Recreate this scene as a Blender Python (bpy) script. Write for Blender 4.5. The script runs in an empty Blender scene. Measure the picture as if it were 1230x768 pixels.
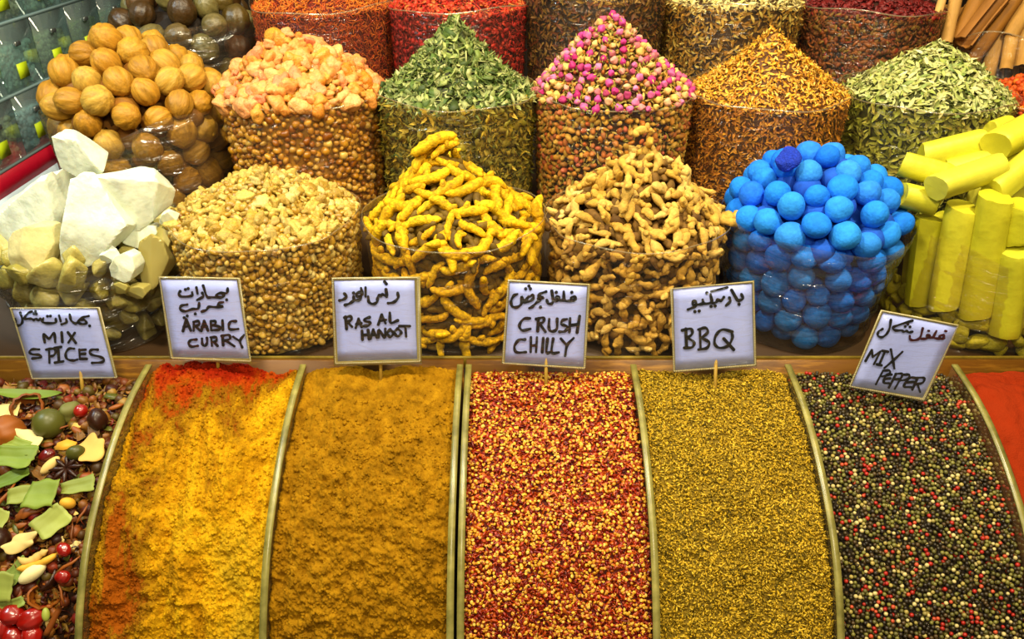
import bpy, math
import numpy as np
from mathutils import Vector, Matrix

S = bpy.context.scene
COL = S.collection
F_PX = 950.0
PITCH = math.radians(30)
CZ = 1.70                                   # camera height

# ------------------------------------------------------------------ camera
cd = bpy.data.cameras.new('camera'); cam = bpy.data.objects.new('camera', cd); COL.objects.link(cam)
cam.location = (0, 0, CZ); cam.rotation_euler = (math.radians(90) - PITCH, 0, 0)
cd.sensor_fit = 'HORIZONTAL'; cd.sensor_width = 36; cd.lens = 36 * F_PX / 1230; cd.clip_start = .02
S.camera = cam
# ------------------------------------------------------------------ world, lights, exposure
w = bpy.data.worlds.new('world'); S.world = w; w.use_nodes = True
w.node_tree.nodes['Background'].inputs[0].default_value = (1.0, .84, .55, 1)
w.node_tree.nodes['Background'].inputs[1].default_value = .26
S.view_settings.view_transform = 'Standard'; S.view_settings.look = 'None'
S.view_settings.exposure = 0.0; S.view_settings.gamma = 1.0
def area(name, loc, target, size, power, col):
    l = bpy.data.lights.new(name, 'AREA'); l.shape = 'RECTANGLE'; l.size = size[0]; l.size_y = size[1]
    l.energy = power; l.color = col
    o = bpy.data.objects.new(name, l); COL.objects.link(o); o.location = loc
    o.rotation_euler = (Vector(target) - Vector(loc)).to_track_quat('-Z', 'Y').to_euler()
    return o
area('ceiling_lamp_warm', (-.55, .75, 2.75), (-.3, 1.7, 1.1), (.20, .14), 40, (1.0, .87, .60))
area('ceiling_lamp_warm', (.75, .75, 2.75), (.5, 1.7, 1.1), (.20, .14), 40, (1.0, .87, .60))
area('ceiling_lamp_back', (.1, 1.9, 2.65), (.1, 2.0, 1.1), (1.6, .12), 14, (1.0, .88, .62))
area('ceiling_lamp_front', (.1, -.45, 2.55), (.05, 1.6, 1.05), (1.1, .16), 28, (1.0, .86, .58))
area('ceiling_lamp_cool', (-1.7, 1.1, 2.5), (-1.1, 1.9, 1.1), (.3, .3), 24, (.72, .92, 1.0))

# ------------------------------------------------------------------ helpers
RG = np.random.default_rng(7)
Fv = np.array([0, math.cos(PITCH), -math.sin(PITCH)]); Uv = np.array([0, math.sin(PITCH), math.cos(PITCH)])
CAM = np.array([0, 0, CZ])
def ray(x, y): return np.array([(x - 615) / F_PX, 0, 0]) + Fv - Uv * ((y - 384) / F_PX)
def at_y(x, y, Y):
    d = ray(x, y); return CAM + d * (Y / d[1])
def at_x(x, y, X):
    d = ray(x, y); return CAM + d * (X / d[0])
def at_plane(x, y, p0, n):
    d = ray(x, y); return CAM + d * (np.dot(p0 - CAM, n) / np.dot(d, n))
def px_size(p, npx):                        # size in metres of npx pixels at point p
    return npx * np.dot(np.asarray(p) - CAM, Fv) / F_PX

def tag(o, label=None, cat=None, group=None, kind=None):
    if label: o['label'] = label
    if cat: o['category'] = cat
    if group: o['group'] = group
    if kind: o['kind'] = kind
    return o
def empty(name, loc=(0, 0, 0)):
    o = bpy.data.objects.new(name, None); COL.objects.link(o); o.location = loc; o.empty_display_size = .05
    return o
def mesh_from(name, V, F, mats, smooth=True, mi=None, sharp=0):
    V = np.asarray(V, dtype=np.float32); F = np.asarray(F, dtype=np.int32)
    me = bpy.data.meshes.new(name); n, k = F.shape
    me.vertices.add(len(V)); me.vertices.foreach_set('co', V.ravel())
    me.loops.add(n * k); me.loops.foreach_set('vertex_index', F.ravel())
    me.polygons.add(n); me.polygons.foreach_set('loop_start', np.arange(0, n * k, k, dtype=np.int32))
    me.polygons.foreach_set('loop_total', np.full(n, k, dtype=np.int32))
    if not isinstance(mats, (list, tuple)): mats = [mats]
    for m in mats: me.materials.append(m)
    if mi is not None: me.polygons.foreach_set('material_index', np.asarray(mi, dtype=np.int32))
    if smooth: me.polygons.foreach_set('use_smooth', np.ones(n, dtype=bool))
    me.update(calc_edges=True); me.validate()
    if sharp: me.set_sharp_from_angle(angle=math.radians(sharp))
    return me
def obj(name, me, parent=None, loc=None, M=None):
    o = bpy.data.objects.new(name, me); COL.objects.link(o)
    if parent: o.parent = parent
    if loc is not None: o.location = loc
    if M is not None: o.matrix_world = M
    return o
def box(name, lo, hi, mat, parent=None, bevel=0):
    lo = np.array(lo, float); hi = np.array(hi, float); c = (lo + hi) / 2; h = (hi - lo) / 2
    V = np.array([[x, y, z] for x in (-1, 1) for y in (-1, 1) for z in (-1, 1)]) * h
    F = [[0, 1, 3, 2], [4, 6, 7, 5], [0, 4, 5, 1], [2, 3, 7, 6], [0, 2, 6, 4], [1, 5, 7, 3]]
    off = np.array(parent.location) if parent else 0
    o = obj(name, mesh_from(name, V, F, mat, smooth=False), parent, c - off)
    if bevel:
        b = o.modifiers.new('bevel', 'BEVEL'); b.width = bevel; b.segments = 2
    return o
_ico = {}
def ico(level):
    if level in _ico: return _ico[level]
    t = (1 + 5 ** .5) / 2
    V = [(-1, t, 0), (1, t, 0), (-1, -t, 0), (1, -t, 0), (0, -1, t), (0, 1, t), (0, -1, -t), (0, 1, -t), (t, 0, -1), (t, 0, 1), (-t, 0, -1), (-t, 0, 1)]
    V = [list(np.array(v) / np.linalg.norm(v)) for v in V]
    F = [(0, 11, 5), (0, 5, 1), (0, 1, 7), (0, 7, 10), (0, 10, 11), (1, 5, 9), (5, 11, 4), (11, 10, 2), (10, 7, 6), (7, 1, 8), (3, 9, 4), (3, 4, 2), (3, 2, 6), (3, 6, 8), (3, 8, 9), (4, 9, 5), (2, 4, 11), (6, 2, 10), (8, 6, 7), (9, 8, 1)]
    for _ in range(level):
        mid = {}; G = []
        def m(a, b):
            k = (min(a, b), max(a, b))
            if k not in mid:
                v = np.array(V[a]) + np.array(V[b]); V.append(list(v / np.linalg.norm(v))); mid[k] = len(V) - 1
            return mid[k]
        for a, b, c in F:
            ab, bc, ca = m(a, b), m(b, c), m(c, a); G += [(a, ab, ca), (b, bc, ab), (c, ca, bc), (ab, bc, ca)]
        F = G
    _ico[level] = (np.array(V), np.array(F)); return _ico[level]
# smooth 3-D noise (sum of random sines) and 2-D value noise
def wob(P, k, seed, n=5):
    r = np.random.default_rng(seed); out = np.zeros(len(P))
    for _ in range(n):
        d = r.normal(size=3); d /= np.linalg.norm(d)
        out += np.sin(P @ d * k * r.uniform(.7, 1.5) + r.uniform(0, 6.28))
    return out / n
def vnoise(X, Y, seed):
    r = np.random.default_rng(seed); T = r.uniform(-1, 1, (64, 64))
    xi = np.floor(X).astype(int); yi = np.floor(Y).astype(int); fx = X - xi; fy = Y - yi
    fx = fx * fx * (3 - 2 * fx); fy = fy * fy * (3 - 2 * fy)
    g = lambda a, b: T[a % 64, b % 64]
    return (g(xi, yi) * (1 - fx) + g(xi + 1, yi) * fx) * (1 - fy) + (g(xi, yi + 1) * (1 - fx) + g(xi + 1, yi + 1) * fx) * fy
def fbm(X, Y, seed, oct=4, gain=.5):
    a = 1; s = 0
    for i in range(oct): s = s + a * vnoise(X * 2 ** i, Y * 2 ** i, seed + i); a *= gain
    return s
# -------------------------------------------------------------- materials
def ramp_node(nt, cols, interp='LINEAR'):
    r = nt.nodes.new('ShaderNodeValToRGB'); r.color_ramp.interpolation = interp
    e = r.color_ramp.elements; n = len(cols)
    for i, c in enumerate(cols):
        if len(c) == 4: p, c = c[0], c[1:]
        else: p = i / max(1, n - 1) if interp == 'LINEAR' else i / n
        el = e[i] if i < 2 else e.new(p)
        el.position = p; el.color = (*c, 1)
    return r
def srgb(h):
    c = [int(h[i:i + 2], 16) / 255 for i in (0, 2, 4)]
    return tuple(x / 12.92 if x < .04045 else ((x + .055) / 1.055) ** 2.4 for x in c)
def mat(name, cols, src='island', rough=.6, bump=.0, bscale=200, mottle=.25, mscale=60, sss=0, spec=.4, interp='LINEAR', coat=0, trans=0, stretch=None):
    """procedural principled; colour picked per piece from cols, mottled by noise, fine relief by bump"""
    m = bpy.data.materials.new(name); m.use_nodes = True; nt = m.node_tree; b = nt.nodes['Principled BSDF']
    if isinstance(cols, str): cols = [cols]
    cols = [srgb(c) if isinstance(c, str) else ((c[0],) + srgb(c[1]) if isinstance(c[1], str) else c) for c in cols]
    L = nt.links.new
    tc = nt.nodes.new('ShaderNodeTexCoord')
    vec = tc.outputs['Object']
    if stretch:
        mp = nt.nodes.new('ShaderNodeMapping'); mp.inputs['Scale'].default_value = stretch; L(vec, mp.inputs[0]); vec = mp.outputs[0]
    nz = nt.nodes.new('ShaderNodeTexNoise'); nz.inputs['Scale'].default_value = mscale; nz.inputs['Detail'].default_value = 5; nz.inputs['Roughness'].default_value = .65
    L(vec, nz.inputs['Vector'])
    if len(cols) == 1: cols = cols * 2
    r = ramp_node(nt, cols, interp)
    if src == 'noise':
        mr = nt.nodes.new('ShaderNodeMapRange'); mr.inputs[1].default_value = .3; mr.inputs[2].default_value = .7
        L(nz.outputs['Fac'], mr.inputs[0]); L(mr.outputs[0], r.inputs[0])
    elif src == 'island':
        g = nt.nodes.new('ShaderNodeNewGeometry'); L(g.outputs['Random Per Island'], r.inputs[0])
    elif src == 'attr':
        g = nt.nodes.new('ShaderNodeAttribute'); g.attribute_name = 'tone'; L(g.outputs['Fac'], r.inputs[0])
    else:
        g = nt.nodes.new('ShaderNodeObjectInfo'); L(g.outputs['Random'], r.inputs[0])
    mr2 = nt.nodes.new('ShaderNodeMapRange'); mr2.inputs[1].default_value = .3; mr2.inputs[2].default_value = .7
    mr2.inputs[3].default_value = 1 - mottle; mr2.inputs[4].default_value = 1 + mottle * .5; L(nz.outputs['Fac'], mr2.inputs[0])
    mx = nt.nodes.new('ShaderNodeMix'); mx.data_type = 'RGBA'; mx.blend_type = 'MULTIPLY'; mx.inputs[0].default_value = 1
    L(r.outputs[0], mx.inputs[6]); L(mr2.outputs[0], mx.inputs[7]); L(mx.outputs[2], b.inputs['Base Color'])
    b.inputs['Roughness'].default_value = rough; b.inputs['Specular IOR Level'].default_value = spec
    if sss:
        b.inputs['Subsurface Weight'].default_value = sss; b.inputs['Subsurface Radius'].default_value = (1, .7, .4); b.inputs['Subsurface Scale'].default_value = .012
    if coat: b.inputs['Coat Weight'].default_value = coat; b.inputs['Coat Roughness'].default_value = .15
    if bump:
        n2 = nt.nodes.new('ShaderNodeTexNoise'); n2.inputs['Scale'].default_value = bscale; n2.inputs['Detail'].default_value = 4; L(vec, n2.inputs['Vector'])
        bp = nt.nodes.new('ShaderNodeBump'); bp.inputs['Strength'].default_value = bump; bp.inputs['Distance'].default_value = .004
        L(n2.outputs['Fac'], bp.inputs['Height']); L(bp.outputs[0], b.inputs['Normal'])
    return m
def clear(name, tint=(1, 1, 1), gloss=.12, haze=.05, rough=.12, wrinkle=.0, wscale=18, hazecol=(.9, .85, .7), fres=.3):
    """thin clear plastic: transparent film with a fresnel gloss and a little milky haze"""
    m = bpy.data.materials.new(name); m.use_nodes = True; nt = m.node_tree; nt.nodes.remove(nt.nodes['Principled BSDF'])
    L = nt.links.new; out = nt.nodes['Material Output']
    t = nt.nodes.new('ShaderNodeBsdfTransparent'); t.inputs[0].default_value = (*tint, 1)
    d = nt.nodes.new('ShaderNodeBsdfDiffuse'); d.inputs[0].default_value = (*hazecol, 1)
    g = nt.nodes.new('ShaderNodeBsdfGlossy'); g.inputs['Roughness'].default_value = rough
    fr = nt.nodes.new('ShaderNodeLayerWeight'); fr.inputs[0].default_value = .25
    ma = nt.nodes.new('ShaderNodeMath'); ma.operation = 'MULTIPLY_ADD'; ma.inputs[1].default_value = fres; ma.inputs[2].default_value = gloss * .35
    L(fr.outputs['Fresnel'], ma.inputs[0])
    m1 = nt.nodes.new('ShaderNodeMixShader'); m1.inputs[0].default_value = haze; L(t.outputs[0], m1.inputs[1]); L(d.outputs[0], m1.inputs[2])
    m2 = nt.nodes.new('ShaderNodeMixShader'); L(ma.outputs[0], m2.inputs[0]); L(m1.outputs[0], m2.inputs[1]); L(g.outputs[0], m2.inputs[2])
    L(m2.outputs[0], out.inputs['Surface'])
    if wrinkle:
        tc = nt.nodes.new('ShaderNodeTexCoord'); mp = nt.nodes.new('ShaderNodeMapping'); mp.inputs['Scale'].default_value = (1, 1, 4.5); mp.inputs['Rotation'].default_value = (.15, .25, 0)
        nz = nt.nodes.new('ShaderNodeTexNoise'); nz.inputs['Scale'].default_value = wscale; nz.inputs['Detail'].default_value = 3; nz.inputs['Distortion'].default_value = 1.2
        bp = nt.nodes.new('ShaderNodeBump'); bp.inputs['Strength'].default_value = wrinkle; bp.inputs['Distance'].default_value = .02
        L(tc.outputs['Object'], mp.inputs[0]); L(mp.outputs[0], nz.inputs['Vector']); L(nz.outputs['Fac'], bp.inputs['Height'])
        L(bp.outputs[0], g.inputs['Normal']); L(bp.outputs[0], fr.inputs['Normal'])
    return m
M_film = clear('clear_bag_film', wrinkle=.5, haze=.012, tint=(.97, .93, .84), fres=.22, gloss=.06)
M_filmw = clear('crumpled_bag_film', wrinkle=.75, haze=.02, tint=(.96, .95, .90), wscale=9, gloss=.35, rough=.13, fres=.6)
M_hem = clear('folded_film_edge', tint=(.86, .80, .62), haze=.12, gloss=.15, hazecol=(.85, .75, .5))
M_acryl = clear('acrylic_panel', tint=(.86, .80, .55), haze=.07, gloss=.2, rough=.05, hazecol=(.8, .65, .3))
M_edge = mat('frosted_acrylic_edge', ['6e6830', '948a48'], src='noise', rough=.3, mottle=.25, mscale=25, spec=.6)

# -------------------------------------------------------------- base shapes (unit size)
def tube(path, rad, sides=10, flat=1.0):
    path = np.asarray(path, float); n = len(path); rad = np.asarray(rad, float)
    T = np.gradient(path, axis=0); T /= np.linalg.norm(T, axis=1)[:, None] + 1e-9
    ref = np.array([0, 0, 1.]) if abs(T[0][2]) < .8 else np.array([1., 0, 0])
    V = []; B = np.cross(T, ref); B /= np.linalg.norm(B, axis=1)[:, None] + 1e-9; N = np.cross(B, T)
    a = np.linspace(0, 2 * np.pi, sides, endpoint=False)
    for i in range(n):
        V.append(path[i] + rad[i] * (np.cos(a)[:, None] * B[i] + flat * np.sin(a)[:, None] * N[i]))
    V = np.concatenate(V + [[path[0]], [path[-1]]]); F = []
    for i in range(n - 1):
        for j in range(sides):
            k = (j + 1) % sides; A, Bq, C, D = i * sides + j, i * sides + k, (i + 1) * sides + k, (i + 1) * sides + j
            F += [(A, Bq, C), (A, C, D)]
    c0, c1 = n * sides, n * sides + 1
    for j in range(sides):
        k = (j + 1) % sides; F += [(c0, k, j), (c1, (n - 1) * sides + j, (n - 1) * sides + k)]
    return V, np.array(F)
def join(parts):
    V = []; F = []; o = 0
    for v, f in parts: V.append(v); F.append(np.asarray(f) + o); o += len(v)
    return np.concatenate(V), np.concatenate(F)
def sh_lump(seed, level=1, amp=.25, k=1.6, sq=(1, 1, 1)):
    V, F = ico(level); return V * (1 + amp * wob(V, k * 2, seed))[:, None] * np.array(sq), F
def sh_rock(seed, level=2, n=9, p=14, sq=(1, 1, 1)):
    r = np.random.default_rng(seed); V, F = ico(level); N = r.normal(size=(n, 3)); N /= np.linalg.norm(N, axis=1)[:, None]; N = np.concatenate([N, -N[:4]])
    d = r.uniform(.6, 1, len(N)); q = np.clip(V @ N.T / d, 0, None); R = ((q ** p).sum(1) + .02) ** (-1 / p)
    return V * np.minimum(R, 1.35)[:, None] * np.array(sq), F
def sh_seed():                                # flattened octahedral grain, 8 triangles
    V = np.array([[1, 0, 0], [-1, 0, 0], [0, .62, .1], [0, -.62, -.05], [.1, 0, .4], [-.1, 0, -.4]]); F = np.array([[0, 2, 4], [2, 1, 4], [1, 3, 4], [3, 0, 4], [2, 0, 5], [1, 2, 5], [3, 1, 5], [0, 3, 5]])
    return V, F
def sh_flake(seed):                           # thin curled chip with real thickness
    r = np.random.default_rng(seed); pts = np.array([[-1, -.3], [-.2, -.6], [.8, -.4], [1, .2], [.1, .6], [-.8, .4]]) * r.uniform(.75, 1.2, (6, 2))
    z = pts[:, 0] ** 2 * r.uniform(-.3, .3) + pts[:, 1] * r.uniform(-.5, .5); t = .10
    V = np.concatenate([np.c_[pts, z + t], np.c_[pts, z - t]]); F = []
    for i in range(1, 5): F += [(0, i, i + 1), (6, 7 + i, 6 + i)]
    for i in range(6): j = (i + 1) % 6; F += [(i, 6 + i, 6 + j), (i, 6 + j, j)]
    return V, np.array(F)
def sh_leaf(seed, wid=.35, curl=.5, n=5):     # folded, curled narrow leaf
    r = np.random.default_rng(seed); V = []; F = []; c = r.uniform(-curl, curl); tw = r.uniform(-.8, .8)
    for i in range(n):
        x = -1 + 2 * i / (n - 1); ww = wid * (1 - abs(x) ** 2.2) + .02; zz = c * x * x; a = tw * x
        for s, dz in ((-1, .35), (0, 0), (1, .35)):
            y = s * ww * math.cos(a); V.append([x, y, zz + abs(s) * dz * ww + s * ww * math.sin(a)])
    for i in range(n - 1):
        for j in range(2):
            A = i * 3 + j; F += [(A, A + 3, A + 4), (A, A + 4, A + 1)]
    return np.array(V), np.array(F)
def sh_thread(seed, w=.07, bend=.5):
    r = np.random.default_rng(seed); x = np.linspace(-1, 1, 5); b = r.uniform(-bend, bend, 2)
    P = np.c_[x, b[0] * np.sin(x * 2.2), b[1] * (x * x - .3)]
    return tube(P, [w * .5, w, w, w, w * .4], sides=3)
def sh_finger(seed):                          # turmeric finger along x
    r = np.random.default_rng(seed); n = 15; x = np.linspace(-1, 1, n); b = r.uniform(.05, .35) * r.choice([-1, 1]); c = r.uniform(-.12, .12)
    P = np.c_[x, b * (x * x - .4) + c * np.sin(3 * x), .06 * np.sin(4 * x + seed)]
    prof = np.clip(1 - np.abs(x) ** 3 * .8, .15, 1) ** .7
    rad = .24 * prof * (1 + .08 * np.sin(x * 15 + seed) + .08 * r.normal(size=n)); rad[0] *= .5; rad[-1] *= .5
    V, F = tube(P, rad, 9); V = V * (1 + .03 * wob(V, 9, seed))[:, None]; parts = [(V, F)]
    if seed % 2:
        x0 = r.uniform(-.5, .5); Q = np.array([[x0, 0, 0], [x0 + .12, .2, .15], [x0 + .22, .34, .26]]) if seed % 4 == 1 else np.array([[x0, 0, 0], [x0, -.2, .12], [x0 - .1, -.36, .2]])
        parts.append(tube(Q, [.2, .17, .09], 8))
    return join(parts)
def sh_ginger(seed):
    r = np.random.default_rng(seed); n = 10; x = np.linspace(-1, 1, n); b = r.uniform(-.5, .5)
    P = np.c_[x, b * (x * x - .4), .12 * np.sin(3 * x + seed)]
    rad = (.25 + .08 * np.sin(x * r.uniform(3, 7) + seed)) * np.clip(1 - np.abs(x) ** 6 * .8, .2, 1); rad[0] *= .5; rad[-1] *= .5
    parts = [tube(P, rad, 9, flat=.75)]
    for k in range(r.integers(2, 5)):
        i = r.integers(2, n - 2); a = r.uniform(0, 6.28); d = np.array([r.uniform(-.5, .5), math.cos(a), .6 * math.sin(a)]); d /= np.linalg.norm(d); Lb = r.uniform(.3, .6)
        Q = P[i] + np.outer(np.array([0, .45, .85, 1.0]) * Lb, d); parts.append(tube(Q, np.array([.22, .21, .17, .07]) * r.uniform(.8, 1.2), 8))
    V, F = join(parts); return V * (1 + .13 * wob(V, 8, seed))[:, None], F
def sh_lime(seed):
    V, F = ico(3); r = np.random.default_rng(seed); a = np.arctan2(V[:, 1], V[:, 0]); z = V[:, 2]; s = np.sqrt(np.clip(1 - z * z, 0, 1))
    rd = 1 + .034 * s * np.sin(a * 9 + 2 * z + seed) * (1 + .5 * np.sin(a * 2 + seed)) + .05 * wob(V, 3, seed) + .08 * np.clip((np.abs(z) - .95) / .05, 0, 1)
    return V * rd[:, None] * np.array([1, 1, r.uniform(1.0, 1.18)]), F
def sh_ball(seed):
    V, F = ico(3); r = np.random.default_rng(seed)
    return V * (1 + .10 * wob(V, 2.6, seed) + .025 * wob(V, 9, seed + 9))[:, None] * r.uniform(.9, 1.08, 3), F
def sh_bud(seed):                             # rosebud: ribbed petal body (mat 0) and green calyx (mat 1)
    V, F = ico(2); V = V.copy(); z = V[:, 2]; a = np.arctan2(V[:, 1], V[:, 0])
    rd = 1 + .10 * np.sin(3 * a + 3 * z + seed) * (z > -.3); V *= rd[:, None]; V[:, 2] *= 1.25; V[:, :2] *= (1 - .38 * np.clip(z, 0, 1))[:, None] * (1 - .25 * np.clip(-z, 0, 1))[:, None]
    r = np.random.default_rng(seed); parts = [(V, F)]; m = [0] * len(F)
    for k in range(5):
        q = k * 1.257 + seed; lv, lf = sh_leaf(k, .22, .1, 4); lv = lv * .75
        Mx = np.array([[math.cos(q), math.sin(q), 0]]); out = np.c_[lv[:, 1] * -math.sin(q) + (.75 + lv[:, 2] * .3) * math.cos(q), lv[:, 1] * math.cos(q) + (.75 + lv[:, 2] * .3) * math.sin(q), lv[:, 0] * 1.0 - .75]
        parts.append((out, lf)); m += [1] * len(lf)
    st = tube([[0, 0, -1.1], [.05, 0, -1.6], [.1, .05, -2.0]], [.16, .12, .08], 4); parts.append(st); m += [1] * len(st[1])
    V, F = join(parts); return V * .8, F, m
# -------------------------------------------------------------- scattering
def frames(N, rng, jit=.35, spin=None):
    """rotation matrices whose z is the (jittered) normal, x a random tangent"""
    N = N + rng.normal(size=N.shape) * jit; N /= np.linalg.norm(N, axis=1)[:, None]
    t = rng.normal(size=N.shape) if spin is None else spin + rng.normal(size=N.shape) * .35
    t -= (t * N).sum(1)[:, None] * N; t /= np.linalg.norm(t, axis=1)[:, None] + 1e-9
    return np.stack([t, np.cross(N, t), N], axis=2)
def merged(shapes, P, R, Sc, rng):
    """bake many copies of a few shapes into one vertex/face array"""
    Vs = []; Fs = []; o = 0; pick = rng.integers(0, len(shapes), len(P)); Sc = np.asarray(Sc)
    if Sc.ndim == 1: Sc = Sc[:, None].repeat(3, 1)
    for i, sh in enumerate(shapes):
        ids = np.where(pick == i)[0]
        if not len(ids): continue
        v, f = sh[0], sh[1]
        W = np.einsum('nij,nkj->nki', R[ids], v[None] * Sc[ids][:, None]) + P[ids][:, None]
        Fs.append((f[None] + (np.arange(len(ids)) * len(v))[:, None, None]).reshape(-1, 3) + o); Vs.append(W.reshape(-1, 3)); o += len(ids) * len(v)
    return np.concatenate(Vs), np.concatenate(Fs)
def stuff(name, parts, mats, label, cat, smooth=True, loc=(0, 0, 0)):
    """parts: list of (V, F); one material each -> ONE stuff object"""
    V, F = join(parts); mi = np.concatenate([np.full(len(p[1]), i) for i, p in enumerate(parts)])
    o = obj(name, mesh_from(name, V - np.array(loc), F, mats, smooth, mi), loc=loc)
    return tag(o, label, cat, kind='stuff')
def single(name, me, p, R, s, label, cat, group=None):
    s = np.broadcast_to(np.asarray(s, float), (3,))
    M = Matrix([[R[0][0], R[0][1], R[0][2], p[0]], [R[1][0], R[1][1], R[1][2], p[1]], [R[2][0], R[2][1], R[2][2], p[2]], [0, 0, 0, 1]]) @ Matrix.Diagonal((*s, 1))
    return tag(obj(name, me, M=M), label, cat, group)
def darts(P, dmin, nmax):
    keep = []; K = np.empty((0, 3)); grid = {}; q = np.floor(P / dmin).astype(int)
    for i in range(len(P)):
        c = q[i]; ok = True
        for a in (-1, 0, 1):
            for b in (-1, 0, 1):
                for d in (-1, 0, 1):
                    for j in grid.get((c[0] + a, c[1] + b, c[2] + d), ()):
                        e = P[i] - P[j]
                        if e[0] * e[0] + e[1] * e[1] + e[2] * e[2] < dmin * dmin: ok = False; break
                    if not ok: break
                if not ok: break
            if not ok: break
        if ok:
            keep.append(i); grid.setdefault((c[0], c[1], c[2]), []).append(i)
            if len(keep) >= nmax: break
    return np.array(keep)

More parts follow.
